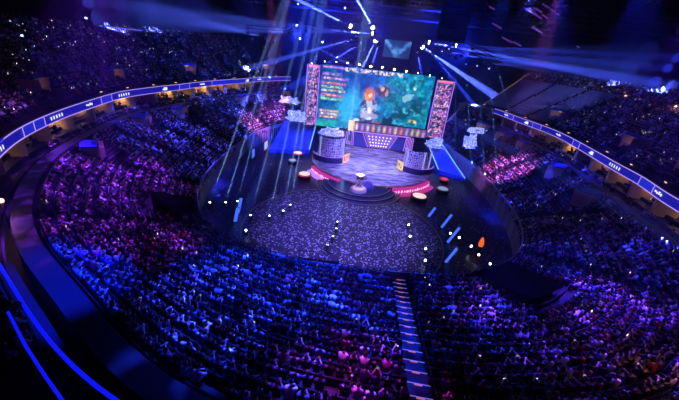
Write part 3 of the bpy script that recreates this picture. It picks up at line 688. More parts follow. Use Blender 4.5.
mb = MB(); mb.add([(-.8, 0, -1.5), (.6, .2, -.6), (1.9, 0, 2.4), (-.8, .25, -1.5), (.6, .45, -.6), (1.9, .25, 2.4)], [(0, 1, 2), (5, 4, 3), (0, 3, 4, 1), (1, 4, 5, 2), (2, 5, 3, 0)]); mb.build('sail_panel', 'white', root)
# stage wings: raked blue platforms with barrier edge
def wing(label, pts, m, edge):
    root = thing('stage_wing', label, 'stage wing', (sum(p[0] for p in pts)/4, sum(p[1] for p in pts)/4, 0)); o = root.location
    mb = MB(); n = 4; vs = [(p[0]-o.x, p[1]-o.y, p[2]) for p in pts]+[(p[0]-o.x, p[1]-o.y, 0) for p in pts]
    mb.add(vs, [(0, 1, 2, 3), (7, 6, 5, 4), (0, 4, 5, 1), (1, 5, 6, 2), (2, 6, 7, 3), (3, 7, 4, 0)]); mb.build('raked_top', m, root)
    for i, j in edge:
        m2 = MB(); m2.tube(vs[i], vs[j], .12, 6); m2.build('edge_light', 'cyanlight', root)
M['wingblue'] = mat('wing_blue', (.12, .16, .6), .4, noise=.5, nscale=.7)
wing('blue lit raked wing platform left of the stage', [(-17.6, 76, .8), (-8.5, 78, 1.2), (-8.5, 90, 4.5), (-17.2, 92, 4.2)], 'wingblue', [(1, 2)])
wing('blue lit raked wing platform right of the stage', [(21.5, 74, 1.2), (26.8, 71, .8), (24.6, 88, 4.0), (20.5, 87, 4.5)], 'wingblue', [(0, 3), (1, 2)])
# screens on the grey barrier at the left
for i, (px, py) in enumerate(((263, 144), (250, 152))):
    p = onz(px, py, 1.9)
    root = thing('barrier_screen', ('small white lit panel on the left barrier wall, the one nearer the stage', 'small bluish lit panel on the left barrier wall, the one farther from the stage')[i], 'lit panel', (p.x+.7, p.y, 0), None, D(88))
    mb = MB(); mb.box((0, 0, 1.7), (2.4-.9*i, .15, 1.7)); mb.build('lit_face', 'neon' if i == 0 else 'bluebl', root)
    mb = MB(); mb.box((0, .12, 1.5), (2.7-.9*i, .1, 2.6)); mb.build('frame', 'black', root)

# small round podiums
for px, py, r, m, ring, lab in ((298, 152.5, 1.15, 'discglow', 1, 'small round podium with glowing white top, farthest left of the stage'), (292.5, 160, 1.0, 'discdim', 0, 'small round podium with dim blue top at far left of the stage'), (304.5, 173.5, 1.35, 'discglow', 1, 'round podium with pinkish glowing top below the left stage rim'),
                      (419.5, 195.5, 1.55, 'discglow', 0, 'round podium with bright cream top below the magenta stage rim'), (443, 188.5, 1.3, 'discdim', 0, 'round podium with grey-blue top at the right of the stage'), (444.5, 178.5, .9, 'red', 1, 'small round podium with red glowing top at the right of the stage')):
    p = onz(px, py, .9); root = thing('round_podium', lab, 'podium', (p.x, p.y, 0), 'small round podiums beside the stage')
    mb = MB(); mb.lathe([(0, 0), (r*.9, 0), (r, .3), (r, .85), (0, .85)], 28); mb.build('drum', 'black', root)
    mb = MB(); mb.lathe([(0, .85), (r*.82, .85), (r*.8, .92), (0, .92)], 28); mb.build('glowing_top', m, root)
    mb = MB(); mb.lathe([(r, .7), (r+.06, .7), (r+.06, .8), (r, .8)], 28); mb.build('ring_light', 'red' if ring else 'gold', root)

# ------------------------------------------------------------------ fixtures and their light
def light_spot(loc, tgt, col, power, ang, blend=.3, rad=.08, name='lamp_light'):
    L = bpy.data.lights.new(name, 'SPOT'); L.color = col; L.energy = power; L.spot_size = math.radians(ang); L.spot_blend = blend; L.shadow_soft_size = rad
    o = bpy.data.objects.new(name, L); COL.objects.link(o); d = Vector(tgt)-Vector(loc); o.location = loc; o.rotation_euler = d.to_track_quat('-Z', 'Y').to_euler(); return o
_fx = {}
def fixture(name, label, loc, tgt, lens='lens', rlens=.16, group=None, size=1.0, floor=False, lens_big=None):
    root = thing(name, label, 'stage light', loc, group)
    key = ('fx', floor)
    if key not in _fx:
        a = MB(); z = -1 if floor else 1
        a.box((0, 0, .62*z), (.34, .34, .16)); a.tube((0, 0, .7*z), (0, 0, .85*z), .05, 8)
        y = MB()
        for s in (-1, 1): y.box((s*.3, 0, .26*z), (.06, .2, .66))
        y.box((0, 0, .56*z), (.66, .2, .06))
        h = MB(); h.lathe([(0, -.34), (.16, -.34), (.22, -.2), (.24, .0), (.22, .3), (.25, .36), (.2, .36), (0, .3)], 16)
        _fx[key] = (a.mesh('base', 'fixture'), y.mesh('yoke', 'fixture'), h.mesh('head', 'fixture'))
    kl = ('lens', lens, rlens)
    if kl not in _fx:
        l = MB(); l.lathe([(0, .44), (rlens*.7, .42), (rlens, .37), (rlens*.9, .33), (0, .33)], 12); _fx[kl] = l.mesh('lens', lens)
    ms = _fx[key]
    for n, m in (('base', ms[0]), ('yoke', ms[1])):
        o = bpy.data.objects.new(n, m); COL.objects.link(o); o.parent = root; o.scale = (size,)*3
    h = bpy.data.objects.new('head', ms[2]); COL.objects.link(h); h.parent = root; h.scale = (size,)*3
    h.rotation_euler = (Vector(tgt)-Vector(loc)).to_track_quat('Z', 'Y').to_euler()
    l = bpy.data.objects.new('lens', _fx[kl]); COL.objects.link(l); l.parent = h
    return root
def lamp_and_light(name, label, loc, tgt, col, power, ang, lens='lens', rlens=.16, group=None, size=1.0, floor=False, blend=.3):
    loc, tgt = Vector(loc), Vector(tgt); fixture(name, label, loc, tgt, lens, rlens, group, size, floor)
    d = (tgt-loc).normalized(); light_spot(loc+d*.5*size, tgt, col, power, ang, blend)
BLUE = (.03, .055, 1.0); CBLUE = (.08, .13, 1.0); CY = (.12, .32, 1.0)
BP = 190.0     # overall beam power
# row above the main screen
HAZ_FLOOD = [((-14, 80, 25.5), (-10, 114, 27)), ((24, 80, 25.5), (22, 114, 27)), ((4, 78, 28), (4, 112, 26))]  # wide floods added to tint the haze blue around the rigs
for i, (l, t) in enumerate(HAZ_FLOOD): lamp_and_light('spotlight', ('added blue haze flood behind the left truss lights', 'added blue haze flood behind the right truss lights', 'added blue haze flood behind the hanging screen')[i], l, t, (.012, .03, 1), (.55, .5, .2)[i]*1e6, 52, 'lens', .12, 'added blue haze floods')
xs = [ony(px, py, 84) for px, py in ((312, 62), (325, 60), (336.5, 60.5), (348, 61.5), (359.5, 63), (371, 65), (382.5, 66), (394.5, 68), (406.5, 70), (418, 71.5), (430, 74), (442, 77))]
for i, p in enumerate(xs):
    lamp_and_light('spotlight', f'{ordinal(i+1)} stage light from the left in the row just above the main screen', p, (p.x+(.2*(i-6)), 70, 1.5), (.3, .35, 1), 9000, 24, 'lens_hot' if 3 <= i <= 8 else 'lens', .2 if 3 <= i <= 8 else .12, 'lights above the main screen', 1.0)
# big beams
beams = [  # px,py,Y of lamp, aim px,py,Y, colour, power, angle, lens
    (373.5, 29, 77, 355, -4, 70, CBLUE, 60, 2.6, 'lens_hot'), (352, 27, 77, 300, 1, 68, CBLUE, 36, 2.4, 'lens_hot'), (374.5, 33.5, 76, 226, 26, 82, CBLUE, 9, 4.5, 'lens_hot'),
    (354, 32, 77, 250, 20, 80, CBLUE, 7, 2.5, 'lens'), (357, 38, 77, 285, 58, 92, CBLUE, 15, 2.6, 'lens'), (360, 43.5, 77, 318, 70, 92, BLUE, 26, 3.0, 'lens'),
    (376, 40, 77, 363, 66, 88, CBLUE, 30, 3.4, 'lens_hot'), (378, 45, 77, 371, 68, 88, BLUE, 22, 3.0, 'lens'),
    (427, 42, 77, 600, 74, 78, CBLUE, 34, 3.2, 'lens_hot'), (421.5, 46.5, 77, 474, 82, 95, CBLUE, 50, 3.0, 'lens_hot'), (440, 51, 77, 560, 68, 80, BLUE, 10, 2.4, 'lens'),
    (417, 51, 77, 421, 70, 88, BLUE, 18, 2.4, 'lens'), (433, 55, 77, 462, 90, 92, BLUE, 14, 2.4, 'lens'), (446.5, 48.5, 77, 600, 62, 80, BLUE, 9, 2.2, 'lens'), (454, 45, 77, 640, 56, 80, BLUE, 6, 2.2, 'lens_hot')]
beams.sort(key=lambda f: f[0])
for i, (px, py, Y, ax, ay, AY, c, pw, an, ln) in enumerate(beams):
    p, q = ony(px, py, Y), ony(ax, ay, AY); left = px < 400
    k = i+1 if left else i-7
    side = 'left' if left else 'right'
    lamp_and_light('spotlight', f'moving light throwing a {"broad" if an > 2.9 else "narrow"} blue beam, {ordinal(k)} from left, {side} of hanging screen', p, q, c, pw*14000*BP, an*1.15, ln, .3 if ln == 'lens_hot' else .2, f'beam lights {side} of the hanging screen', 1.1)
# rigs out to both sides
def rig(pts, side):
    pts = sorted(pts, key=lambda f: f[0]*(-1 if side == 'left' else 1))
    for i, (px, py, Y, ax, ay, AY, pw, an, ln) in enumerate(pts):
        p = ony(px, py, Y); tgt = ony(ax, ay, AY) if AY else onz(ax, ay, .5)
        lb = f'{ordinal(i+1)} light from the stage outward on the hanging trusses {side} of the stage'
        if pw: lamp_and_light('spotlight', lb, p, tgt, CY if an < 1 else CBLUE, pw*(70000 if an < 1 else 9000)*BP, an, ln, .14, f'truss lights {side} of the stage', 1.0, blend=.2)
        else: fixture('spotlight', lb, p, tgt, ln, .14, f'truss lights {side} of the stage')
rig([(323, 41, 74, 310, 70, 66, 4, 2.5, 'lens'), (314.5, 36.5, 74, 250, 24, 84, .8, 10, 'lens'), (306, 31, 74, 230, 22, 84, 1.2, 9, 'lens'), (299, 38, 74, 316, 47, 70, 10, 1.6, 'lens'), (297, 26, 74, 290, 5, 66, 0, 2, 'lens'), (289.5, 33, 74, 225, 26, 84, 1.2, 9, 'lens'),
     (285, 44, 74, 260, 98, 0, 2.0, .8, 'lens_dim'), (274, 41, 74, 250, 100, 0, 2.0, .8, 'lens_dim'), (266, 40, 74, 235, 110, 0, 2.0, .8, 'lens_dim'), (261, 36.5, 74, 200, 22, 86, 1.2, 9, 'lens'), (248.5, 33, 74, 170, 14, 86, 1.2, 9, 'lens_hot'), (252, 40, 74, 215, 110, 0, 1.5, .8, 'lens_dim')], 'left')
rig([(449, 55, 77, 447, 150, 0, 2.4, .7, 'lens_dim'), (456, 58, 77, 455, 160, 0, 2.4, .7, 'lens_dim'), (461, 56, 75, 545, 62, 82, 1.6, 7, 'lens'), (466, 62, 75, 472, 175, 0, 2.6, .7, 'lens_dim'), (472, 49, 75, 580, 52, 82, 1.4, 7, 'lens'), (477, 64, 75, 486, 190, 0, 2.6, .7, 'lens_dim'), (484, 62.5, 75, 590, 72, 86, 1.2, 8, 'lens'), (489, 67, 75, 500, 205, 0, 2.2, .7, 'lens_dim'), (480, 58, 75, 600, 68, 84, 1.2, 8, 'lens'), (497, 66, 75, 520, 150, 0, 1.4, .9, 'lens')], 'right')
# floor lamps with narrow beams standing up from the floor
fl = sorted([(209, 203, 236, 130, 1), (225, 203, 254, 110, 1), (237, 202, 258, 120, .7), (250, 216, 268, 150, .8), (269, 218, 290, 120, 1.1), (283, 213, 300, 120, 1.3), (290, 207, 306, 115, 1.2), (337, 224, 350, 125, 1.3), (336, 231, 344, 180, .8), (332.5, 239, 340, 190, .6), (327, 247.5, 333, 210, .4),
      (408.5, 225, 0, 0, 0), (410, 236.5, 0, 0, 0), (425.5, 249, 0, 0, 0), (425.5, 259, 0, 0, 0), (450.5, 232, 0, 0, 0), (459.5, 236.5, 0, 0, 0), (471.5, 245, 0, 0, 0), (479, 253.5, 0, 0, 0), (490.5, 262.5, 0, 0, 0), (246, 229, 0, 0, 0)], key=lambda f: (not f[4], f[0]))
for i, (px, py, ax, ay, pw) in enumerate(fl):
    on = (px-345)**2/95**2+(py-225)**2/60**2 < 1
    p = onz(px, py, 1.0); q = ony(ax, ay, p.y+2) if pw else Vector((p.x*.2, 2, 24.0))
    lb = f'small floor light {"shooting a narrow beam upward" if pw else "glowing white without a beam"}, {ordinal(i+1 if pw else i-10)} from the left'
    p = Vector((p.x, p.y, (.25 if on else 0)+.8))
    if pw: lamp_and_light('floor_beam_light', lb, p, q, (.25, .45, 1), pw*160000*BP, 1.25, 'lens_floor', .15, 'beam lights on the arena floor', .9, True, .2)
    else: fixture('floor_beam_light', lb, p, q, 'lens_floor', .15, 'beam lights on the arena floor', .9, True)
# glowing slabs standing in for blue beam patches on the floor
for i, (px, py, h) in enumerate(((441, 228, 2.6), (447, 243, 2.8), (445, 263, 2.4), (238, 213, 2.4), (235, 222, 2.2), (428, 217, 1.9))):
    p = onz(px, py, 0); root = thing('beam_patch_slab', f'slab imitating a blue beam patch at the {"right" if px > 400 else "left"} of the platform, {("second", "third", "lowest", "upper", "lower", "topmost")[i]} one', 'beam patch', tuple(p), 'glowing slabs for blue beam patches', .5)
    root.rotation_euler = (0, .55 if px > 400 else .2, .4)
    mb = MB(); mb.box((0, 0, h/2+.1), (.45, .08, h)); mb.build('lit_face', 'bluebl', root)
    mb = MB(); mb.box((0, .1, h/2+.1), (.55, .08, h+.1)); mb.box((0, .2, .05), (.7, .6, .1)); mb.build('backing', 'black', root)
p = onz(478.5, 252, 0); root = thing('flood_light', 'orange glowing flood light on the floor right of the round platform', 'flood light', tuple(p))
mb = MB(); mb.box((0, 0, .5), (.5, .3, 1.0)); mb.build('housing', 'fixture', root)
mb = MB(); mb.lathe([(0, 1.0), (.3, 1.0), (.36, 1.5), (.2, 2.2), (0, 2.5)], 12); mb.build('orange_glow', 'orange', root)  # glowing solid imitates an elongated orange glow

# trusses that carry the lights
def truss(label, a, b, s=.5, name='lighting_truss'):
    a, b = Vector(a), Vector(b); root = thing(name, label, 'truss', tuple((a+b)/2)); o = root.location.copy(); a, b = a-o, b-o
    d = (b-a).normalized(); u = d.cross(Vector((0, 0, 1))).normalized()*s/2; w = Vector((0, 0, 1))*s/2; mb = MB()
    cs = [u+w, u-w, -u-w, -u+w]
    for c in cs: mb.tube(a+c, b+c, .06, 6)
    n = max(2, int((b-a).length/.9))
    for i in range(n):
        for k in range(4):
            p, q = a+(b-a)*i/n+cs[k], a+(b-a)*(i+1)/n+cs[(k+1) % 4]; mb.tube(p, q, .03, 4)
    mb.build('lattice', 'truss', root)
    for t in (.12, .88):
        p = a+(b-a)*t; m2 = MB(); m2.tube(p, (p.x, p.y, 35.95-o.z), .03, 5); m2.build('hoist_cable', 'black', root)
    return root
def up(p, dz=.95): return (p.x, p.y, p.z+dz)
truss('long horizontal truss carrying the row of lights above the main screen', up(xs[0]), up(xs[-1]))
truss('short truss with bright beam lights left of the hanging screen', up(ony(350, 26, 77)), up(ony(380, 29, 77)))
truss('lower short truss with beam lights left of the hanging screen', up(ony(352, 38, 77)), up(ony(381, 42, 77)))
truss('short truss with beam lights right of the hanging screen', up(ony(414, 43, 77)), up(ony(458, 45, 77)))
truss('outer truss of the left lighting rig', up(ony(246, 32, 74)), up(ony(300, 36, 74)))
truss('inner truss of the left lighting rig', up(ony(293, 26, 74)), up(ony(326, 38, 74)))
truss('near truss of the right lighting rig', up(ony(446, 54, 75)), up(ony(500, 65, 75)))
truss('far truss of the right lighting rig', up(ony(468, 48, 75)), up(ony(492, 60, 75)))
# dark roof beams across the hall with catwalk lights
for i, y in enumerate((30, 44, 58, 72, 88, 104)):
    r = truss(f'heavy dark roof truss across the hall, {ordinal(i+1)} from the near end', (-60, y, 33.6), (62, y, 33.6), 2.6, 'roof_truss')
for i, (px, py, Y, L_) in enumerate(sorted(((534, 14, 60, 3.2), (549, 8, 60, 2.6), (538, 10, 58, 1.6), (537, 30, 64, 2.4), (556, 13, 60, 1.4), (545, 16.5, 60, 1.2), (497, 26, 66, 2.0), (507, 40, 70, 2.4), (517, 44, 70, 2.0), (492, 8, 60, 1.0), (578, 47, 70, .8)))):
    p = ony(px, py, Y); root = thing('ceiling_tube_light', f'dim purple tube light under the dark roof, {ordinal(i+1)} from the left', 'ceiling light', tuple(p), 'purple tubes under the roof', 0.35); root.rotation_euler = (0, .3, .2)
    mb = MB(); mb.tube((-L_/2, 0, 0), (L_/2, 0, 0), .11, 8); mb.build('tube', 'purple_lamp', root)
    mb = MB(); mb.box((0, 0, .22), (L_*.9, .2, .1)); mb.tube((0, 0, .25), (0, 0, 2.2), .03, 5); mb.build('bracket', 'black', root)
# black hanging speaker array
p = ony(447, 2, 66); q = ony(450, 42, 66)
root = thing('hanging_speaker_array', 'big black speaker array hanging from the roof right of the hanging screen', 'speakers', (q.x, 66, q.z))
for i in range(9):
    m2 = MB(); m2.box((0, -.12*i*(i/9)+.4, .5+i*1.05), (4.6, 2.0, .96)); m2.build('speaker_cabinet', 'black', root)
m2 = MB(); m2.box((0, .3, 10.1), (4.9, 2.2, .3)); m2.tube((-1.6, .3, 10.1), (-1.6, .3, 36-q.z), .06, 6); m2.tube((1.6, .3, 10.1), (1.6, .3, 36-q.z), .06, 6); m2.build('rigging_frame', 'black', root)
# pale light strip high on the left, a catwalk lamp
for i, (px, py, Y, L_) in enumerate(((124, 28.5, 80, 8), (48, 22, 0, 0), (22, 35.5, 60, .3), (298, 4, 80, .3), (86, 18, 70, .4), (345, 8, 70, .3))):
    if not L_: continue
    p = ony(px, py, Y); root = thing('catwalk_light', ('long dim blue strip light on the top rear wall at the left', '', 'single small bright lamp above the upper left stand', 'small bright lamp high under the roof above the stage left', 'faint lamp under the roof at the upper left', 'tiny lamp under the roof near the beams')[i], 'ceiling light', tuple(p))
    mb = MB(); mb.tube((-L_/2, 0, 0), (L_/2, 0, 0), .1 if L_ > 1 else .16, 8); mb.build('tube', 'lens_dim' if i != 0 else 'steplight', root)
    mb = MB(); mb.box((0, .15, .1), (L_*1.02, .15, .25)); mb.build('bracket', 'black', root)

# ------------------------------------------------------------------ stand entrances (portals)
def portal(label, c, rz, w=2.6, h=2.2, roof='portalblue', lit=1.0):
    root = thing('stand_portal', label, 'entrance', c, 'entrance portals in the stands', rz)     # local +x looks to the arena
    mb = MB(); mb.box((-1.0, w/2, h/2), (2.4, .18, h)); mb.build('side_wall', 'portalin', root)
    mb = MB(); mb.box((-1.0, -w/2, h/2), (2.4, .18, h)); mb.build('side_wall', 'portalin', root)
    mb = MB(); mb.box((-2.1, 0, h/2), (.15, w, h)); mb.build('back_wall', 'portalin', root)
    mb = MB(); mb.box((-1.35, 0, h+.08), (1.9, w+.5, .16)); mb.box((-.38, 0, h+.3), (.12, w+.5, .5)); mb.build('roof', roof, root)
    mb = MB(); mb.box((-1.5, 0, h-.1), (.7, 1.0, .08)); o = mb.build('ceiling_lamp', 'warmglow', root)
    mb = MB(); mb.box((.2, w/2+.05, .5), (.08, .08, 1.0)); mb.box((.2, -w/2-.05, .5), (.08, .08, 1.0)); mb.tube((.2, -w/2, 1.0), (.2, w/2, 1.0), .04, 6); mb.build('guard_rail', 'truss', root)
    return root
portal_xy = []
low = [(51, 156, 'at the far left where the lower wall bends'), (127, 122, 'below the dotted ribbon at the left'), (161, 110, 'third from the left in the lower stand'), (226, 94, 'below the left ribbon, fourth from the left'), (253, 92.5, 'below the left ribbon near its far end'), (286, 95, 'nearest the left portrait screen'),
       (494, 128, 'nearest the right portrait screen'), (524, 138, 'below the far end of the right ribbon'), (545, 149, 'second from the far end under the right ribbon'), (583, 176, 'third from the far end under the right ribbon'), (625, 208, 'below the dots of the right ribbon')]
for px, py, lb in low:
    p = onz(px, py, 9.0); a = math.atan2(p.y-LC[1], p.x-LC[0]); c = samp(offset(G, -5.6), 0) if False else samp(repolar(offset(G, -5.4), LC), a)
    n = samp(INN, a)-c; portal_xy.append((c[0], c[1], 2.7)); portal('blue-roofed entrance in the lower stand, '+lb, (c[0], c[1], 8.0), math.atan2(n[1], n[0]))
upp = [(75, 88, 'second from the left'), (143, 78, 'fourth from the left'), (197, 72, 'fifth from the left'), (270, 70, 'farthest, near the light beams'), (24, 108, 'leftmost')]
for px, py, lb in upp:
    p = onz(px, py, 15.4); a = math.atan2(p.y-LC[1], p.x-LC[0]); c = samp(ucurve(4.0), a); n = samp(Gp, a)-c; portal_xy.append((c[0], c[1], 2.7))
    portal('upper left stand entrance with blue roof, '+lb, (c[0], c[1], 14.2), math.atan2(n[1], n[0]))
for px, py, lb in ((513, 113, 'farthest'), (596, 138, 'middle'), (640, 158, 'nearest')):
    p = onz(px, py, 15.4); a = math.atan2(p.y-LC[1], p.x-LC[0]); c = samp(ucurve(4.0), a); n = samp(Gp, a)-c; portal_xy.append((c[0], c[1], 2.7))
    portal('upper right stand entrance, dim, '+lb+' of three', (c[0], c[1], 14.2), math.atan2(n[1], n[0]))
# blue leaning parapet signs at the far-left lower wall
a = th_of(48, 165, 10); 

# ------------------------------------------------------------------ the lit main staircase
am = D(-84.6); I, O = samp(INN, am), samp(OUT, am); dv = (O-I); Ls = np.linalg.norm(dv); dv /= Ls; nv = np.array([-dv[1], dv[0]]); z0 = float(samp(z0_th, am)); Z_TOP = float(samp(zt_th, am))
Nst = lower_rows(am-.2, am); rz = math.atan2(nv[1], nv[0])
root = thing('lit_staircase', 'long aisle staircase with blue-lit step edges climbing from the arena floor', 'staircase', (I[0], I[1], 0))
for k in range(Nst):
    f = (k+.5)/Nst; p = I+dv*Ls*f-np.array([I[0], I[1]]); z = z0+(Z_TOP-z0)*k/(Nst-1); wd = 2*AW-.04
    mb = MB(); mb.box((p[0], p[1], z/2), (wd, Ls/Nst-.002, z), rz); st = mb.build('step', 'stair', root)
    q = p-dv*Ls/Nst*.42; mb = MB(); mb.box((q[0], q[1], z+.012), (wd, .05, .02), rz); mb.build('edge_light', 'steplight', st)
    q2 = p-dv*Ls/Nst*.34
    mb = MB(); mb.box((q2[0], q2[1], z+.03), (.42, .07, .05), rz); mb.build('step_lamp', 'steplamp', st)
# hand rail along its right side
mb = MB(); pts = []
root2 = thing('stair_rail', 'thin metal hand rail along the right side of the lit staircase', 'rail', (I[0], I[1], 0))
for k in range(7):
    f = .42+.5*k/6; p = I+dv*Ls*f-I-nv*(-AW+.08); z = z0+(Z_TOP-z0)*f; pts.append((p[0], p[1], z+.95)); m2 = MB(); m2.tube((p[0], p[1], z-.1), (p[0], p[1], z+.95), .025, 6); m2.build('rail_post', 'truss', root2)
mb.path(pts, .03, 6); mb.build('rail_tube', 'truss', root2)
# black draped control platform in front of the near stand
root = thing('control_platform', 'black draped control platform at the near edge of the confetti floor', 'platform', (-1.6, 29.9, 0))
mb = MB(); mb.box((0, 0, 1.4), (4.6, 3.6, 2.8)); mb.build('draped_base', 'drape', root)
mb = MB(); mb.box((0, -1.0, 3.35), (3.6, .8, .08)); mb.box((-1.7, -1.0, 3.05), (.08, .7, .56)); mb.box((1.7, -1.0, 3.05), (.08, .7, .56)); mb.build('desk', 'black', root)
mb = MB(); mb.path([(-2.2, 1.7, 3.8), (2.2, 1.7, 3.8)], .04, 6); [mb.tube((x, 1.7, 2.8), (x, 1.7, 3.8), .03, 6) for x in (-2.2, -.7, .7, 2.2)]; mb.build('guard_rail', 'black', root)
mb = MB(); mb.box((-.9, -.9, 3.6), (1.0, .08, .45)); mb.box((.6, -.9, 3.6), (1.0, .08, .45)); mb.build('monitor', 'black', root)
# black cloths added for dark parts of the stand: left unlit, right a void
def cover(label, t0, t1, f0, f1):
    tm = (t0+t1)/2; c = samp(INN, tm); root = thing('dark_cover', label, 'dark cloth', (c[0], c[1], 0), 'black cloths for dark stand areas')
    mb = MB(); n, k = 12, 10
    for i in range(n+1):
        for j in range(k+1):
            t = t0+(t1-t0)*i/n; f = f0+(f1-f0)*j/k; p = samp(INN, t)*(1-f)+samp(OUT, t)*f; z0 = float(samp(z0_th, t)); Z_TOP = float(samp(zt_th, t))
            mb.v.append((p[0]-c[0], p[1]-c[1], z0+(Z_TOP-z0)*f+1.15+.06*math.sin(i*2.3+j*1.7)))
    mb.f = [(i*(k+1)+j, (i+1)*(k+1)+j, (i+1)*(k+1)+j+1, i*(k+1)+j+1) for i in range(n) for j in range(k)]
    o = mb.build('cloth', 'drape', root, True); return (t0, t1, f0, f1)
def thi(px, py, z): p = onz(px, py, z); return math.atan2(p.y-65, p.x-3)
covers = [cover('black cloth added for the dark void in the lower stand right of the lit staircase', thi(478, 296, 4), thi(560, 300, 5), .02, .36),
          cover('black cloth imitating unlit seats in the lower stand at the left of the round platform', thi(186, 232, 4)-.02, thi(150, 222, 4)+.0 if False else thi(186, 232, 4)-.16, .05, .38)]

# ------------------------------------------------------------------ people
SHIRT = [((.72, .74, .8), .13, 'white'), ((.30, .34, .5), .08, 'pale blue'), ((.015, .025, .10), .14, 'blue'), ((.006, .006, .009), .34, 'black'), ((.025, .025, .03), .14, 'dark grey'), ((.22, .22, .24), .04, 'grey'),
         ((.34, .03, .04), .06, 'red'), ((.5, .08, .3), .03, 'pink'), ((.10, .03, .16), .03, 'purple'), ((.25, .16, .08), .01, 'tan')]
SP = np.array([s[1] for s in SHIRT]); SP /= SP.sum(); SC_ = np.array([s[0] for s in SHIRT])
HAIRC = np.array([(.012, .010, .010), (.02, .014, .01), (.05, .03, .018), (.12, .08, .04)]); HP = [.5, .3, .15, .05]
SKINC = np.array([(.62, .42, .33), (.5, .33, .25), (.34, .21, .15), (.14, .08, .055)]); SKP = [.5, .3, .15, .05]
PANT = np.array([(.02, .024, .05), (.012, .012, .015), (.12, .11, .1), (.04, .05, .09)]); PP = [.4, .35, .1, .15]

POSES = {  # elbow and wrist of each arm; lean
    'hands resting in lap': dict(el=(.205, .08, .33), wr=(.08, .26, .20)),
    'clapping': dict(el=(.21, .14, .36), wr=(.035, .36, .46)),
    'arms raised overhead': dict(el=(.205, .12, .68), wr=(.17, .14, .96)),
    'one arm raised': dict(el=(.205, .14, .64), wr=(.17, .20, .92), el2=(.205, .08, .33), wr2=(.08, .26, .20)),
    'leaning forward on knees': dict(el=(.20, .36, .26), wr=(.10, .50, .22), lean=.22),
    'arms folded': dict(el=(.21, .10, .33), wr=(-.05, .22, .40)),
    'holding up a phone': dict(el=(.205, .20, .42), wr=(.05, .40, .60)),
}
def skin_mesh(pts, edges, radii, sub, root=0):
    me = bpy.data.meshes.new('tmp'); me.from_pydata(pts, edges, []); ob = bpy.data.objects.new('tmp', me); COL.objects.link(ob)
    md = ob.modifiers.new('s', 'SKIN'); md.use_smooth_shade = True
    for i, r in enumerate(radii):
        sv = me.skin_vertices[0].data[i]; sv.radius = (r, r) if np.isscalar(r) else r; sv.use_root = (i == root)
    if sub: m2 = ob.modifiers.new('u', 'SUBSURF'); m2.levels = m2.render_levels = sub
    dg = bpy.context.evaluated_depsgraph_get(); out = bpy.data.meshes.new_from_object(ob.evaluated_get(dg)); bpy.data.objects.remove(ob); bpy.data.meshes.remove(me)
    return out
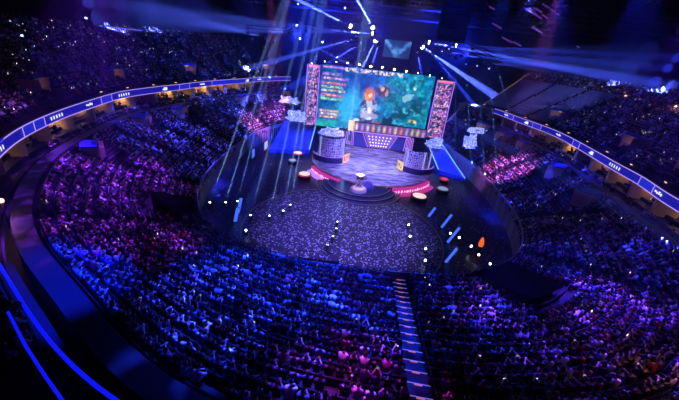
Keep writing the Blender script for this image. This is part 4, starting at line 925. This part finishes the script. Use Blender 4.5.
def body(pose, detail=True):
    p = POSES[pose]; ln = p.get('lean', 0)
    L = lambda x, y, z: (x, y+ln*max(0, z-.1)*1.4, z-.25*ln*max(0, z-.1))
    P = [(0, 0, .10), L(0, -.03, .28), L(0, -.01, .46), L(0, .0, .57), L(0, .03, .66)]; R = [(.15, .12), (.135, .105), (.155, .115), (.075, .07), (.055, .055)]; Ed = [(0, 1), (1, 2), (2, 3), (3, 4)]; part = ['t', 't', 't', 'n', 'n']
    hands = []
    for s in (1, -1):
        el, wr = (p['el'], p['wr']) if s == 1 or 'el2' not in p else (p['el2'], p['wr2'])
        b = len(P); sh = L(.175*s, -.01, .53); dl = (ln*.25 if pose.startswith('lean') else 0)
        P += [sh, (el[0]*s, el[1], el[2]), (wr[0]*s, wr[1], wr[2])]; R += [.07, .046, .032]; part += ['s', 's', 'a']; Ed += [(2, b), (b, b+1), (b+1, b+2)]
        e, w = Vector(P[b+1]), Vector(P[b+2]); hands.append((w, (w-e).normalized(), s))
        b = len(P); P += [(.09*s, .04, .08), (.13*s, .42, .09), (.13*s, .43, -.30), (.14*s, .56, -.36)]; R += [.095, .068, .045, (.04, .035)]; part += ['l', 'l', 'l', 'f']; Ed += [(0, b), (b, b+1), (b+1, b+2), (b+2, b+3)]
    me = skin_mesh(P, Ed, R, 1 if detail else 0)
    bm = bmesh.new(); bm.from_mesh(me); bpy.data.meshes.remove(me)
    kd = [(Vector(q), t) for q, t in zip(P, part)]
    segs = [(Vector(P[a]), Vector(P[c]), part[c] if part[a] != 's' or part[c] != 'a' else 'a', part[a]) for a, c in Ed]
    def region(c):
        best, bt = 9, 't'
        for a, b2, t, t0 in segs:
            d = b2-a; u = max(0, min(1, (c-a).dot(d)/d.length_squared)); dist = (a+d*u-c).length
            if dist < best:
                best = dist; bt = t
                if t == 's' and t0 == 't': bt = 's'
                if t == 'l' and t0 == 't': bt = 'l'
                if t == 'a': bt = 's' if u < .12 else 'a'
                if t == 'f': bt = 'f' if u > .0 else 'l'
                if t0 == 't' and t == 'n': bt = 't' if u < .75 else 'n'
        return bt
    mi = {'t': 1, 's': 1, 'n': 0, 'a': 0, 'l': 2, 'f': 3}
    for f in bm.faces:
        q_ = f.calc_center_median(); f.material_index = mi[region(q_)]
        if f.material_index == 1 and q_.z < .19 and abs(q_.x) < .2: f.material_index = 2
    # head: skull with face
    hc = Vector(L(0, .045, .775)); bm2 = bmesh.new(); bmesh.ops.create_uvsphere(bm2, u_segments=14 if detail else 8, v_segments=10 if detail else 6, radius=1)
    for v in bm2.verts:
        n = v.co.copy(); x, y, z = n.x*.078, n.y*.098, n.z*.118
        if detail and n.y > .2:
            if abs(n.x) < .3 and abs(n.z+.08) < .3: y += .022*(1-abs(n.x)/.3)                # nose
            if n.z < -.5: x *= .82; y += .008                                                # chin
            if .2 < abs(n.x) < .6 and 0 <= n.z < .3: y -= .006                               # eye sockets
        if detail and abs(n.x) > .9 and abs(n.z) < .4: x *= 1.14                             # ears
        v.co = hc+Vector((x, y, z))
    def join(src, m):
        b = {}
        for v in src.verts: b[v] = bm.verts.new(v.co)
        for f in src.faces:
            nf = bm.faces.new([b[v] for v in f.verts]); nf.material_index = m; nf.smooth = True
        src.free()
    join(bm2, 0)
    if detail:
        for s in (-1, 1):
            b3 = bmesh.new(); bmesh.ops.create_icosphere(b3, subdivisions=1, radius=.012, matrix=Matrix.Translation(hc+Vector((s*.031, .088, .018)))); join(b3, 3)
        b3 = bmesh.new(); bmesh.ops.create_icosphere(b3, subdivisions=1, radius=.02, matrix=Matrix.Translation(hc+Vector((0, .090, -.055)))@Matrix.Diagonal((1.2, .5, .3, 1))); join(b3, 3)
        for w, d, s in hands:                                                                # palm, four curled fingers, thumb
            side = d.cross(Vector((0, 0, 1))); side = side.normalized() if side.length > .1 else Vector((1, 0, 0)); nn = side.cross(d).normalized()
            def tb(pts, r0, r1, n=5):
                m_ = MB(); prev = None; rings = []
                for i, q in enumerate(pts):
                    r = r0+(r1-r0)*i/(len(pts)-1); dd = (pts[min(i+1, len(pts)-1)]-pts[max(i-1, 0)]).normalized(); u = dd.orthogonal().normalized(); w_ = dd.cross(u)
                    rings.append([bm.verts.new(q+(u*math.cos(2*PI*k/n)+w_*math.sin(2*PI*k/n))*r) for k in range(n)])
                for A, B in zip(rings, rings[1:]):
                    for k in range(n): f = bm.faces.new([A[k], A[(k+1) % n], B[(k+1) % n], B[k]]); f.material_index = 0; f.smooth = True
                bm.faces.new(rings[-1]).material_index = 0
            tb([w-d*.02, w+d*.03, w+d*.08], .03, .036, 6)
            for k, ln_ in enumerate((.066, .078, .072, .055)):
                o = w+d*.075+side*(k-1.5)*.019; tb([o, o+d*ln_*.55-nn*.006, o+d*ln_*.85-nn*.026], .0095, .0075)
            o = w+d*.02-side*.03*s; tb([o, o+d*.03-side*.025*s, o+d*.06-side*.03*s-nn*.01], .011, .008)
    me = bpy.data.meshes.new('person_body'); bm.to_mesh(me)
    # clothing shells
    def shell(keep, off, nm):
        b4 = bm.copy(); b4.normal_update(); bmesh.ops.delete(b4, geom=[f for f in b4.faces if f.material_index not in keep], context='FACES')
        for v in b4.verts: v.co += v.normal*off
        for f in b4.faces: f.material_index = 0; f.smooth = True
        m = bpy.data.meshes.new(nm); b4.to_mesh(m); b4.free(); return m
    def shell_main(m):
        b = bmesh.new(); b.from_mesh(m); seen, best = set(), []
        for v in b.verts:
            if v in seen: continue
            st, comp = [v], []; seen.add(v)
            while st:
                x = st.pop(); comp.append(x)
                for e in x.link_edges:
                    y = e.other_vert(x)
                    if y not in seen: seen.add(y); st.append(y)
            if len(comp) > len(best): best = comp
        bs = set(best); bmesh.ops.delete(b, geom=[v for v in b.verts if v not in bs], context='VERTS'); b.to_mesh(m); b.free(); return m
    top = shell((1,), .012, 'top'); tr = shell((2,), .010, 'trousers')
    shell_main(top); shell_main(tr)
    bm.free()
    hm = []
    if detail:
        for st in range(3):                                                                  # short, full, long hair
            b5 = bmesh.new(); bmesh.ops.create_uvsphere(b5, u_segments=14, v_segments=10, radius=1)
            cut = [f for f in b5.faces if (f.calc_center_median().z < (-.05 if f.calc_center_median().y < .1 else .48))]
            if st == 2: cut = [f for f in cut if f.calc_center_median().y > .15 or f.calc_center_median().z < -.95]
            bmesh.ops.delete(b5, geom=cut, context='FACES')
            for v in b5.verts:
                n = v.co; k = (1.08, 1.2, 1.18)[st]; zz = n.z*.118*k
                if st == 2 and n.z < 0: zz *= 2.0
                v.co = hc+Vector((n.x*.080*k, n.y*.100*k-.006, zz+.006))
            for f in b5.faces: f.smooth = True
            m = bpy.data.meshes.new('hair'); b5.to_mesh(m); b5.free(); hm.append(m)
    return me, top, tr, hm
BOD = {k: body(k) for k in POSES}
names = list(POSES)

# seats that are taken
SE = np.array([(s[0], s[1], s[2], s[3]) for s in seats]); kind = np.array([s[8] for s in seats]); blk = np.array([s[4] for s in seats], float); row = np.array([s[5] for s in seats]); jn = np.array([s[6] for s in seats]); nn_ = np.array([s[7] for s in seats])
keep = rng.random(len(SE)) < np.where(kind == 'low', .97, np.where(kind == 'up', .62, 1.0))
ang = np.arctan2(SE[:, 1]-LC[1], SE[:, 0]-LC[0])
# the farthest right upper block is empty seats only; the topmost upper rows on the right are dark and thinly filled
emptyblk = (kind == 'up') & (ang > D(18)) & (ang < D(50)) & (row < 20)
keep &= ~emptyblk
keep &= ~((kind == 'up') & (ang > D(-136)) & (ang < D(-55)))
keep &= ~((kind == 'up') & (ang > D(52)) & (ang < D(122)))
for (t0, t1, f0, f1) in covers:
    tI = np.arctan2(SE[:, 1]-65, SE[:, 0]-3); NR = np.array([block_rows.get(int(b), 1) if k == 'low' else 1 for b, k in zip(blk, kind)]); fr = (row+.5)/NR
    keep &= ~((kind == 'low') & (tI > min(t0, t1)-.004) & (tI < max(t0, t1)+.004) & (fr > f0-.04) & (fr < f1+.06))
for a in tcol:
    p = samp(C0, a); n = samp(ucurve(4.2), a)-p; n /= np.linalg.norm(n); d = SE[:, :2]-p; keep &= ~((kind == 'ter') & (np.abs(d[:, 0]*n[1]-d[:, 1]*n[0]) < .75) & (np.hypot(d[:, 0], d[:, 1]) < 4))
for p, rr in ((ony(481, 133, 86), 6.0), (ony(469, 147, 80), 4.5), (ony(290, 103, 90), 4)): keep &= ~(np.hypot(SE[:, 0]-p.x, SE[:, 1]-p.y) < rr)
for (px_, py_, rr) in portal_xy: keep &= ~((np.hypot(SE[:, 0]-px_, SE[:, 1]-py_) < rr) & (kind != 'ter'))
keep &= ~((kind == 'ter') & (ang > D(-143)) & (ang < D(-55)))
PX, PY, DEP = project(SE[:, :3]+np.array([0, 0, .45]))
inview = (DEP > 2) & (PX > -130) & (PX < 810) & (PY > -60) & (PY < 500)
shirt = rng.choice(len(SHIRT), len(SE), p=SP)
inframe = (DEP > 2) & (PX > 3) & (PX < 676) & (PY > 0) & (PY < 397)
# individuals: the 300 nearest taken seats that show
cand = np.where(keep & inframe)[0]; cand = cand[np.argsort(DEP[cand])][:300]; chosen = set(cand.tolist())
restm = keep & inview; restm[cand] = False; rest = np.where(restm)[0]
# --- mass of the crowd as one object
def template(me_list, cols):
    V, Fq, part = [], [], []
    return
def tmpl(pose):
    me, top, tr, _ = BODLO[pose]
    nv = len(me.vertices); V = np.empty(nv*3, np.float32); me.vertices.foreach_get('co', V); V = V.reshape(-1, 3)
    reg = np.zeros(nv, int); Fq = []
    for f in me.polygons:
        v = list(f.vertices)
        for q in v: reg[q] = max(reg[q], f.material_index) if f.material_index != 0 else reg[q]
        if len(v) == 4: Fq.append(v)
        elif len(v) == 3: Fq.append([v[0], v[1], v[2], v[2]])
        else:
            for k in range(1, len(v)-1): Fq.append([v[0], v[k], v[k+1], v[k+1]])
    hcen = V[:, 2] > .68
    reg = np.where(hcen & (np.hypot(V[:, 0], V[:, 1]-.05) < .16) & ((V[:, 2] > .80) | (V[:, 1] < .035)) & (V[:, 2] > .70), 4, reg)
    return V, np.array(Fq), reg
BODLO = {k: body(k, False) for k in ('hands resting in lap', 'clapping', 'one arm raised', 'leaning forward on knees', 'arms raised overhead')}
TL = [tmpl(k) for k in BODLO]; TPR = [.46, .28, .08, .14, .04]
def tri_quads(Vs, Fs):
    return Vs, Fs
Vall, Fall, Call, off = [], [], [], 0
which = rng.choice(len(TL), len(rest), p=TPR)
for k, (V, Fq, reg) in enumerate(TL):
    ii = rest[which == k]
    if not len(ii): continue
    n = len(ii); a = SE[ii, 3]-PI/2+rng.normal(0, .22, n); s = rng.uniform(.93, 1.08, n)*PSC; ca, sa = np.cos(a)*s, np.sin(a)*s
    X = V[None, :, 0]*ca[:, None]-V[None, :, 1]*sa[:, None]+SE[ii, 0][:, None]; Y = V[None, :, 0]*sa[:, None]+V[None, :, 1]*ca[:, None]+SE[ii, 1][:, None]; Z = V[None, :, 2]*s[:, None]+SE[ii, 2][:, None]
    Vall.append(np.stack([X, Y, Z], -1).reshape(-1, 3)); Fall.append((Fq[None]+(off+np.arange(n)*len(V))[:, None, None]).reshape(-1, 4)); off += n*len(V)
    pal = np.stack([SKINC[rng.choice(4, n, p=SKP)], SC_[shirt[ii]]*rng.uniform(.7, 1.2, (n, 1)), PANT[rng.choice(4, n, p=PP)], np.tile((.02, .02, .025), (n, 1)), HAIRC[rng.choice(4, n, p=HP)]], 1)
    Call.append(pal[:, reg].reshape(-1, 3))
Vall, Fall, Call = np.concatenate(Vall), np.concatenate(Fall), np.concatenate(Call)
def poly_mesh(name, V, F4, C, m):
    deg = F4[:, 2] == F4[:, 3]; n = len(V); tot = np.where(deg, 3, 4); li = F4.ravel()[(~(np.c_[np.zeros((len(F4), 3), bool), deg])).ravel()]
    st = np.r_[0, np.cumsum(tot)[:-1]]; me = bpy.data.meshes.new(name); me.vertices.add(n); me.vertices.foreach_set('co', V.astype(np.float32).ravel())
    me.loops.add(len(li)); me.loops.foreach_set('vertex_index', li.astype(np.int32)); me.polygons.add(len(F4)); me.polygons.foreach_set('loop_start', st.astype(np.int32)); me.polygons.foreach_set('loop_total', tot.astype(np.int32))
    me.polygons.foreach_set('use_smooth', np.ones(len(F4), bool)); me.update(calc_edges=True)
    at = me.attributes.new('tint', 'FLOAT_COLOR', 'POINT'); at.data.foreach_set('color', np.c_[C, np.ones(n)].astype(np.float32).ravel()); me.materials.append(M[m])
    o = bpy.data.objects.new(name, me); COL.objects.link(o); return o
print('crowd people', len(rest), 'verts', len(Vall))
o = poly_mesh('seated_crowd', Vall, Fall, Call, 'crowd'); tag(o, 'thousands of seated spectators filling the stands beyond the nearest rows', 'crowd', None, 'stuff')
# phone screens and small lights among them
ph = rest[rng.random(len(rest)) < np.where(kind[rest] == 'up', .11, .045)]; n = len(ph); fx, fy = np.cos(SE[ph, 3]), np.sin(SE[ph, 3])
hz = rng.uniform(.35, .75, n); dd = rng.uniform(.3, .42, n); cxx, cyy, czz = SE[ph, 0]+fx*dd, SE[ph, 1]+fy*dd, SE[ph, 2]+hz; hw, hh = .055, .09
sx, sy = -fy, fx
def pc(a, b, t): return np.c_[cxx+sx*a*hw+fx*t, cyy+sy*a*hw+fy*t, czz+b*hh]
V = np.stack([pc(-1, -1, 0), pc(1, -1, 0), pc(1, 1, 0), pc(-1, 1, 0), pc(-1, -1, .012), pc(1, -1, .012), pc(1, 1, .012), pc(-1, 1, .012)], 1).reshape(-1, 3)
q = np.array([(0, 1, 2, 3), (7, 6, 5, 4), (0, 4, 5, 1), (1, 5, 6, 2), (2, 6, 7, 3), (3, 7, 4, 0)]); Fq = (q[None]+(np.arange(n)*8)[:, None, None]).reshape(-1, 4)
cols = np.array([(1, .95, 1), (.6, .7, 1), (1, .75, .5), (.35, .45, 1), (1, .6, .7), (.7, 1, .8)]); C = np.repeat(cols[rng.choice(6, n, p=[.3, .25, .15, .2, .05, .05])]*(rng.uniform(.15, 1.0, (n, 1))**1.6), 8, 0)
M['phones'] = attr_mat('phone_glow', 2.6, sample=False)
o = big_mesh('phone_lights', V, Fq, C, 'phones'); tag(o, 'phone screens glowing here and there among the distant crowd', 'phone', None, 'stuff')
# warm markers down the upper aisles
mk = []
for a in UAIS:
    for r in range(0, NU):
        u = U0+(U1-U0)*(r+.2)/NU; p = samp(ucurve(round(u, 2)), a); mk.append((p[0], p[1], ZU0+(ZU1-ZU0)*r/(NU-1)+.15, a))
mk = [m_ for m_ in mk if (m_[3] < D(-165) or m_[3] > D(-30))]
mb = MB()
for x, y, z, a in mk: mb.box((x, y, z), (.5, .16, .1), a+PI/2)
o = mb.build('aisle_markers', 'warm_step'); tag(o, 'rows of dim warm marker lights down the upper stand aisles', 'marker lights', None, 'stuff')
# empty seats of the far right upper block
es = np.where(emptyblk)[0]; Vs, Fs, k = [], [], 0
base = MB(); base.box((0, 0, .06), (.46, .42, .08)); base.box((0, -.2, .34), (.46, .07, .5)); bv = np.array(base.v); bf = np.array(base.f)
a = SE[es, 3]-PI/2; X = bv[None, :, 0]*np.cos(a)[:, None]-bv[None, :, 1]*np.sin(a)[:, None]+SE[es, 0][:, None]; Y = bv[None, :, 0]*np.sin(a)[:, None]+bv[None, :, 1]*np.cos(a)[:, None]+SE[es, 1][:, None]; Z = bv[None, :, 2]+SE[es, 2][:, None]
V = np.stack([X, Y, Z], -1).reshape(-1, 3); Fq = (bf[None]+(np.arange(len(es))*len(bv))[:, None, None]).reshape(-1, 4); C = np.tile((.3, .29, .38), (len(V), 1))
o = big_mesh('empty_seats', V, Fq, C, 'crowd'); tag(o, 'rows of pale empty seats in the far right upper block', 'seats', None, 'stuff')
es_lit = es

# --- the nearest 300 people, one object each
PM = {}
def pm(nm, c):
    if nm not in PM: PM[nm] = mat(nm, tuple(c), .75, noise=.18, nscale=14)
    return PM[nm]
hair_lab = {0: 'short', 1: 'full', 2: 'long'}
used = {}
def make_person(loc, fa, pose, sh, label, group, sc=1.0):
    me, top, tr, hm = BOD[pose]
    if not me.materials:
        for _ in range(4): me.materials.append(None)
        for x in (top, tr, *hm): x.materials.append(None)
    o = bpy.data.objects.new('person', me); COL.objects.link(o); o.location = loc; o.rotation_euler = (0, 0, fa-PI/2); o.scale = (sc,)*3; tag(o, label, 'person', group)
    sk, ha, pa = int(rng.choice(4, p=SKP)), int(rng.choice(4, p=HP)), int(rng.choice(4, p=PP)); st = int(rng.choice(3, p=[.5, .25, .25]))
    ms = [pm(f'skin_tone_{sk}', SKINC[sk]), pm('cloth_'+SHIRT[sh][2].replace(' ', '_'), SHIRT[sh][0]), pm(f'trouser_cloth_{pa}', PANT[pa]), pm('shoe_leather', (.02, .02, .025))]
    for i, m in enumerate(ms): o.material_slots[i].link = 'OBJECT'; o.material_slots[i].material = m
    for nm, mesh_, m in (('top', top, ms[1]), ('trousers', tr, ms[2]), ('hair', hm[st], pm(f'hair_{ha}', HAIRC[ha]))):
        c = bpy.data.objects.new(nm, mesh_); COL.objects.link(c); c.parent = o; c.material_slots[0].link = 'OBJECT'; c.material_slots[0].material = m
    return o
mainb = AISLES.index(D(-84.6)); lb, rb = mainb-1, mainb       # blocks left and right of the lit staircase (theta grows to the right)
rank = {}
for b_ in {int(blk[i]) for i in cand if kind[i] == 'low'}:
    for k, r in enumerate(sorted({int(row[i]) for i in cand if kind[i] == 'low' and int(blk[i]) == b_}, reverse=True)): rank[b_, r] = k+1
pp = [.40, .22, .05, .07, .12, .07, .07]
balc = {}
for rr_ in {(kind[i], int(row[i])) for i in cand if kind[i] != 'low'}:
    for k, i in enumerate(sorted([i for i in cand if (kind[i], int(row[i])) == rr_], key=lambda i: int(jn[i]))): balc[i] = k+1
for i in cand:
    pose = names[int(rng.choice(len(names), p=pp))]; sh = int(shirt[i]); c = SHIRT[sh][2]; b = int(blk[i]) if kind[i] == 'low' else -1
    short = {'hands resting in lap': 'seated', 'clapping': 'clapping', 'arms raised overhead': 'cheering', 'one arm raised': 'waving', 'leaning forward on knees': 'leaning', 'arms folded': 'arms-folded', 'holding up a phone': 'phone-raising'}[pose]
    if kind[i] != 'low':
        pl = f'{short} person in {c} top, {ordinal(balc[i])} along the {ordinal(int(row[i])+1)} balcony row in view'
    else:
        if b == lb: seat, side = int(nn_[i]-jn[i]), 'left'
        elif b == rb: seat, side = int(jn[i])+1, 'right'
        elif b < lb: seat, side = int(nn_[i]-jn[i]), 'left of the second aisle left'
        else: seat, side = int(jn[i])+1, 'right of the second aisle right'
        if side in ('left', 'right'): pl = f'{short} person in {c} top, {ordinal(seat)} {side} of lit stairs, {ordinal(rank[b, int(row[i])])} row from picture bottom'
        else: pl = f'{short} person in {c} top, {ordinal(seat)} seat past next aisle {side.split()[-1]}, {ordinal(rank[b, int(row[i])])} row from bottom'
    o = make_person((SE[i, 0], SE[i, 1], SE[i, 2]), SE[i, 3]+rng.normal(0, .12), pose, sh, pl, 'spectators in the nearest rows', float(rng.uniform(.95, 1.06))*PSC)
    if pose == 'holding up a phone':
        d = Vector((math.cos(SE[i, 3]), math.sin(SE[i, 3]), 0)); c0 = Vector(SE[i, :3])+d*.47+Vector((0, 0, .70))
        r = thing('mobile_phone', 'phone held up by person '+pl.split(', ', 1)[1], 'phone', c0, 'phones held up in the nearest rows', SE[i, 3]-PI/2)
        m2 = MB(); m2.box((0, 0, 0), (.16, .012, .085)); m2.build('case', 'black', r); m2 = MB(); m2.box((0, -.008, 0), (.15, .006, .076)); m2.build('screen', 'phone', r)
# a few people on the upper walkway at the lower left corner
for k, (px, py, z, sh, pose, nm) in enumerate(((9, 322, 13.85, 0, 'leaning forward on knees', 'white'), (20, 340, 13.85, 0, 'clapping', 'white'), (4, 352, 13.85, 8, 'hands resting in lap', 'purple'), (2, 300, 13.85, 3, 'hands resting in lap', 'black'))):
    p = onz(px, py, z+.5); a = math.atan2(p.y-LC[1], p.x-LC[0]); n = samp(Gp, a)-samp(ucurve(3.0), a)
    make_person((p.x, p.y, z), math.atan2(n[1], n[0]), pose, sh, f'person in {nm} top, {("leaning on knees", "clapping", "lowest", "topmost")[k]}, behind the hand rail at the lower left corner', 'people on the upper walkway corner')
    mb = MB(); mb.box((p.x, p.y, z-.22), (.5, .5, .42), math.atan2(n[1], n[0])); r = mb.build('walkway_stool', 'black'); tag(r, f'low black seat under the {("leaning white", "clapping white", "purple", "black")[k]} topped person at the lower left corner', 'seat', 'seats on the upper walkway corner')

# ------------------------------------------------------------------ house lights
wash = [  # unseen lamps above the frame: lamp x,y,z  aim x,y,z  colour power angle
    ((-4, 34, 35), (-3, 21, 5), (.006, .03, 1), 110, 38), ((8, 34, 35), (7, 20, 6), (.006, .03, 1), 40, 38), ((0, 26, 35), (-3, 15, 8), (.02, .04, 1), 86, 40),
    ((24, 36, 35), (24, 28, 6), (.02, .03, 1), 40, 42), ((26, 30, 35), (19, 18, 7), (.12, .03, 1), 76, 44), ((-26, 40, 35), (-27, 36, 6), (.2, .03, .9), 66, 42), ((-22, 34, 35), (-20, 22, 6), (.24, .03, .9), 44, 38),
    ((-22, 54, 35), (-30, 56, 5), (.05, .05, 1), 60, 50), ((-16, 58, 35), (-27, 86, 6), (.04, .07, 1), 90, 40), ((26, 54, 35), (35, 56, 5), (.02, .03, 1), 44, 50), ((24, 58, 35), (33, 82, 5), (.06, .05, 1), 60, 40),
    ((6, 38, 35), (6, 71, 1), (.28, .19, 1), 70, 34), ((1, 34, 35), (1, 44, 0), (.26, .18, 1), 48, 46), ((-6, 44, 35), (-13, 82, 2), (.015, .05, 1), 120, 22), ((16, 44, 35), (25, 80, 2), (.015, .05, 1), 120, 22),
    ((-14, 50, 35), (-42, 70, 16), (.03, .04, 1), 6, 60), ((-6, 56, 35), (-36, 98, 16), (.03, .05, 1), 26, 44), ((18, 50, 35), (48, 62, 16), (.04, .05, 1), 5, 60), ((6, 30, 35), (6, 72, 5), (.30, .24, 1), 36, 24),  # last one is a front wash added to brighten the booths
    ((-4, 12, 35), (-15.5, 15, 11.2), (.004, .02, 1), 110, 20), ((-14, 46, 35), (-42, 36, 15), (.3, .08, 1), 22, 26),
    ((-2, 20, 35), (2, 11, 9.5), (.55, .03, .6), 26, 22), ((-14, 58, 35), (-20, 94, 6), (.8, .15, .9), 240, 11), ((-8, 50, 35), tuple(onz(256, 119, 6)), (.8, .2, .95), 170, 11), ((22, 46, 35), tuple(onz(508, 172, 5)), (.7, .15, .95), 130, 18), ((22, 56, 35), (52, 92, 16), (.2, .22, 1), 26, 26)]
WP = 2200.0
GOBO = {0,1,2,3,4,5,6,7,8,9,10,15,16,17,21}
for i, (l, t, c, pw, an) in enumerate(wash):
    fixture('spotlight', 'unseen ceiling wash light under the roof high above the audience', l, t, 'lens_dim', .10, 'ceiling wash lights', 1.2)
    d = (Vector(t)-Vector(l)).normalized(); lo = light_spot(Vector(l)+d*.7, t, c, pw*WP, an, .7, .15)
    if i in GOBO:                                          # pattern wheel of the moving light breaks the beam up
        L = lo.data; L.use_nodes = True; n_ = L.node_tree; em = n_.nodes['Emission']
        tc = n_.nodes.new('ShaderNodeTexCoord'); no = n_.nodes.new('ShaderNodeTexNoise'); no.inputs['Scale'].default_value = 13; no.inputs['Detail'].default_value = 2
        cr = n_.nodes.new('ShaderNodeMapRange'); cr.inputs['From Min'].default_value = .44; cr.inputs['From Max'].default_value = .66; cr.inputs['To Min'].default_value = .12; cr.inputs['To Max'].default_value = 2.6
        n_.links.new(tc.outputs['Normal'], no.inputs['Vector']); n_.links.new(no.outputs['Fac'], cr.inputs['Value']); n_.links.new(cr.outputs[0], em.inputs['Strength'])
light_spot((2, 44, 35), tuple(onz(359, 181, 2.4)), (1, .62, .45), 900000, 3.2, .5, .1, 'trophy_fill')  # added warm spot without a fixture, brightens the cup
# warm suite lamps
def suite_lamp(px, py, pw):
    p = onz(px, py, 11.5); a = math.atan2(p.y-LC[1], p.x-LC[0]); c = samp(ucurve(2.2), a); f = samp(Gp, a)-c
    L = bpy.data.lights.new('suite_glow', 'AREA'); L.energy = pw; L.color = (1, .55, .2); L.size = 1.6; o = bpy.data.objects.new('suite_glow', L); COL.objects.link(o); o.location = (c[0], c[1], 12.45)
    d = Vector((-f[0]*.5, -f[1]*.5, -1.6)); o.rotation_euler = d.to_track_quat('-Z', 'Y').to_euler(); return c
sl = [(70, 122, 160), (92, 112, 190), (40, 138, 60), (20, 150, 60), (134, 102, 150), (168, 93.5, 150), (180, 92, 60), (192, 90, 130), (203, 89, 130), (214, 88, 90), (223, 87, 90), (232, 86, 60), (243, 85, 60), (110, 106, 40), (545, 136, 60), (572, 148, 160), (560, 142, 30), (636, 188, 130), (655, 202, 120), (672, 214, 100), (618, 176, 20), (600, 166, 20)]
for i, (px, py, pw) in enumerate(sorted(sl)):
    c = suite_lamp(px, py, pw)
    r = thing('ceiling_light', f'warm ceiling light panel inside a balcony suite under the ribbon, {ordinal(i+1)} counted from the left', 'ceiling light', (c[0], c[1], 12.62), 'warm suite ceiling lights')
    mb = MB(); mb.box((0, 0, 0), (1.5, 1.5, .06)); mb.build('panel', 'warmglow', r)
# amber wall lights at the top right and lower corners
for px, py, Y, pw, lb in ((583, 97, 92, 90, 'behind the empty seats block'), (622, 104, 80, 120, 'in the middle of the dark upper right rows'), (671, 116, 66, 120, 'at the right picture edge'), (8, 222, 0, 60, 'lower left corner'), (676, 385, 0, 60, 'lower right corner')):
    p = ony(px, py, Y) if Y else onz(px, py, 10.6)
    L = bpy.data.lights.new('amber_glow', 'POINT'); L.energy = pw; L.color = (1, .38, .15); L.shadow_soft_size = .2; o = bpy.data.objects.new('amber_glow', L); COL.objects.link(o); o.location = p+Vector((0, 0, 1.4))
    r = thing('spotlight', f'small amber lamp on a short pole, {lb}', 'lamp', p); mb = MB(); mb.lathe([(0, 1.6), (.18, 1.62), (.2, 1.8), (0, 1.95)], 10); mb.build('lamp_head', 'warmglow', r); mb = MB(); mb.tube((0, 0, -.6), (0, 0, 1.6), .04, 6); mb.build('pole', 'black', r)

# ------------------------------------------------------------------ haze in the air, view settings
HAZE = .0009
W = bpy.data.worlds.new('hall_air'); S.world = W; W.use_nodes = True; nt = W.node_tree; nt.nodes.clear()
out = nt.nodes.new('ShaderNodeOutputWorld'); bg = nt.nodes.new('ShaderNodeBackground'); bg.inputs['Color'].default_value = (.0, .0, .002, 1); bg.inputs['Strength'].default_value = 1
vs = nt.nodes.new('ShaderNodeVolumeScatter'); vs.inputs['Anisotropy'].default_value = .2; vs.inputs['Color'].default_value = (.9, .9, 1, 1)
vs.inputs['Density'].default_value = HAZE
nt.links.new(bg.outputs[0], out.inputs['Surface']); nt.links.new(vs.outputs[0], out.inputs['Volume'])
cy_ = S.cycles
cy_.max_bounces = 3; cy_.diffuse_bounces = 1; cy_.glossy_bounces = 1; cy_.transmission_bounces = 1; cy_.volume_bounces = 0; cy_.transparent_max_bounces = 4
cy_.sample_clamp_indirect = 2.0; cy_.use_denoising = True
S.view_settings.view_transform = 'Standard'; S.view_settings.look = 'None'; S.view_settings.gamma = 1; S.view_settings.use_curve_mapping = False; S.view_settings.exposure = 0
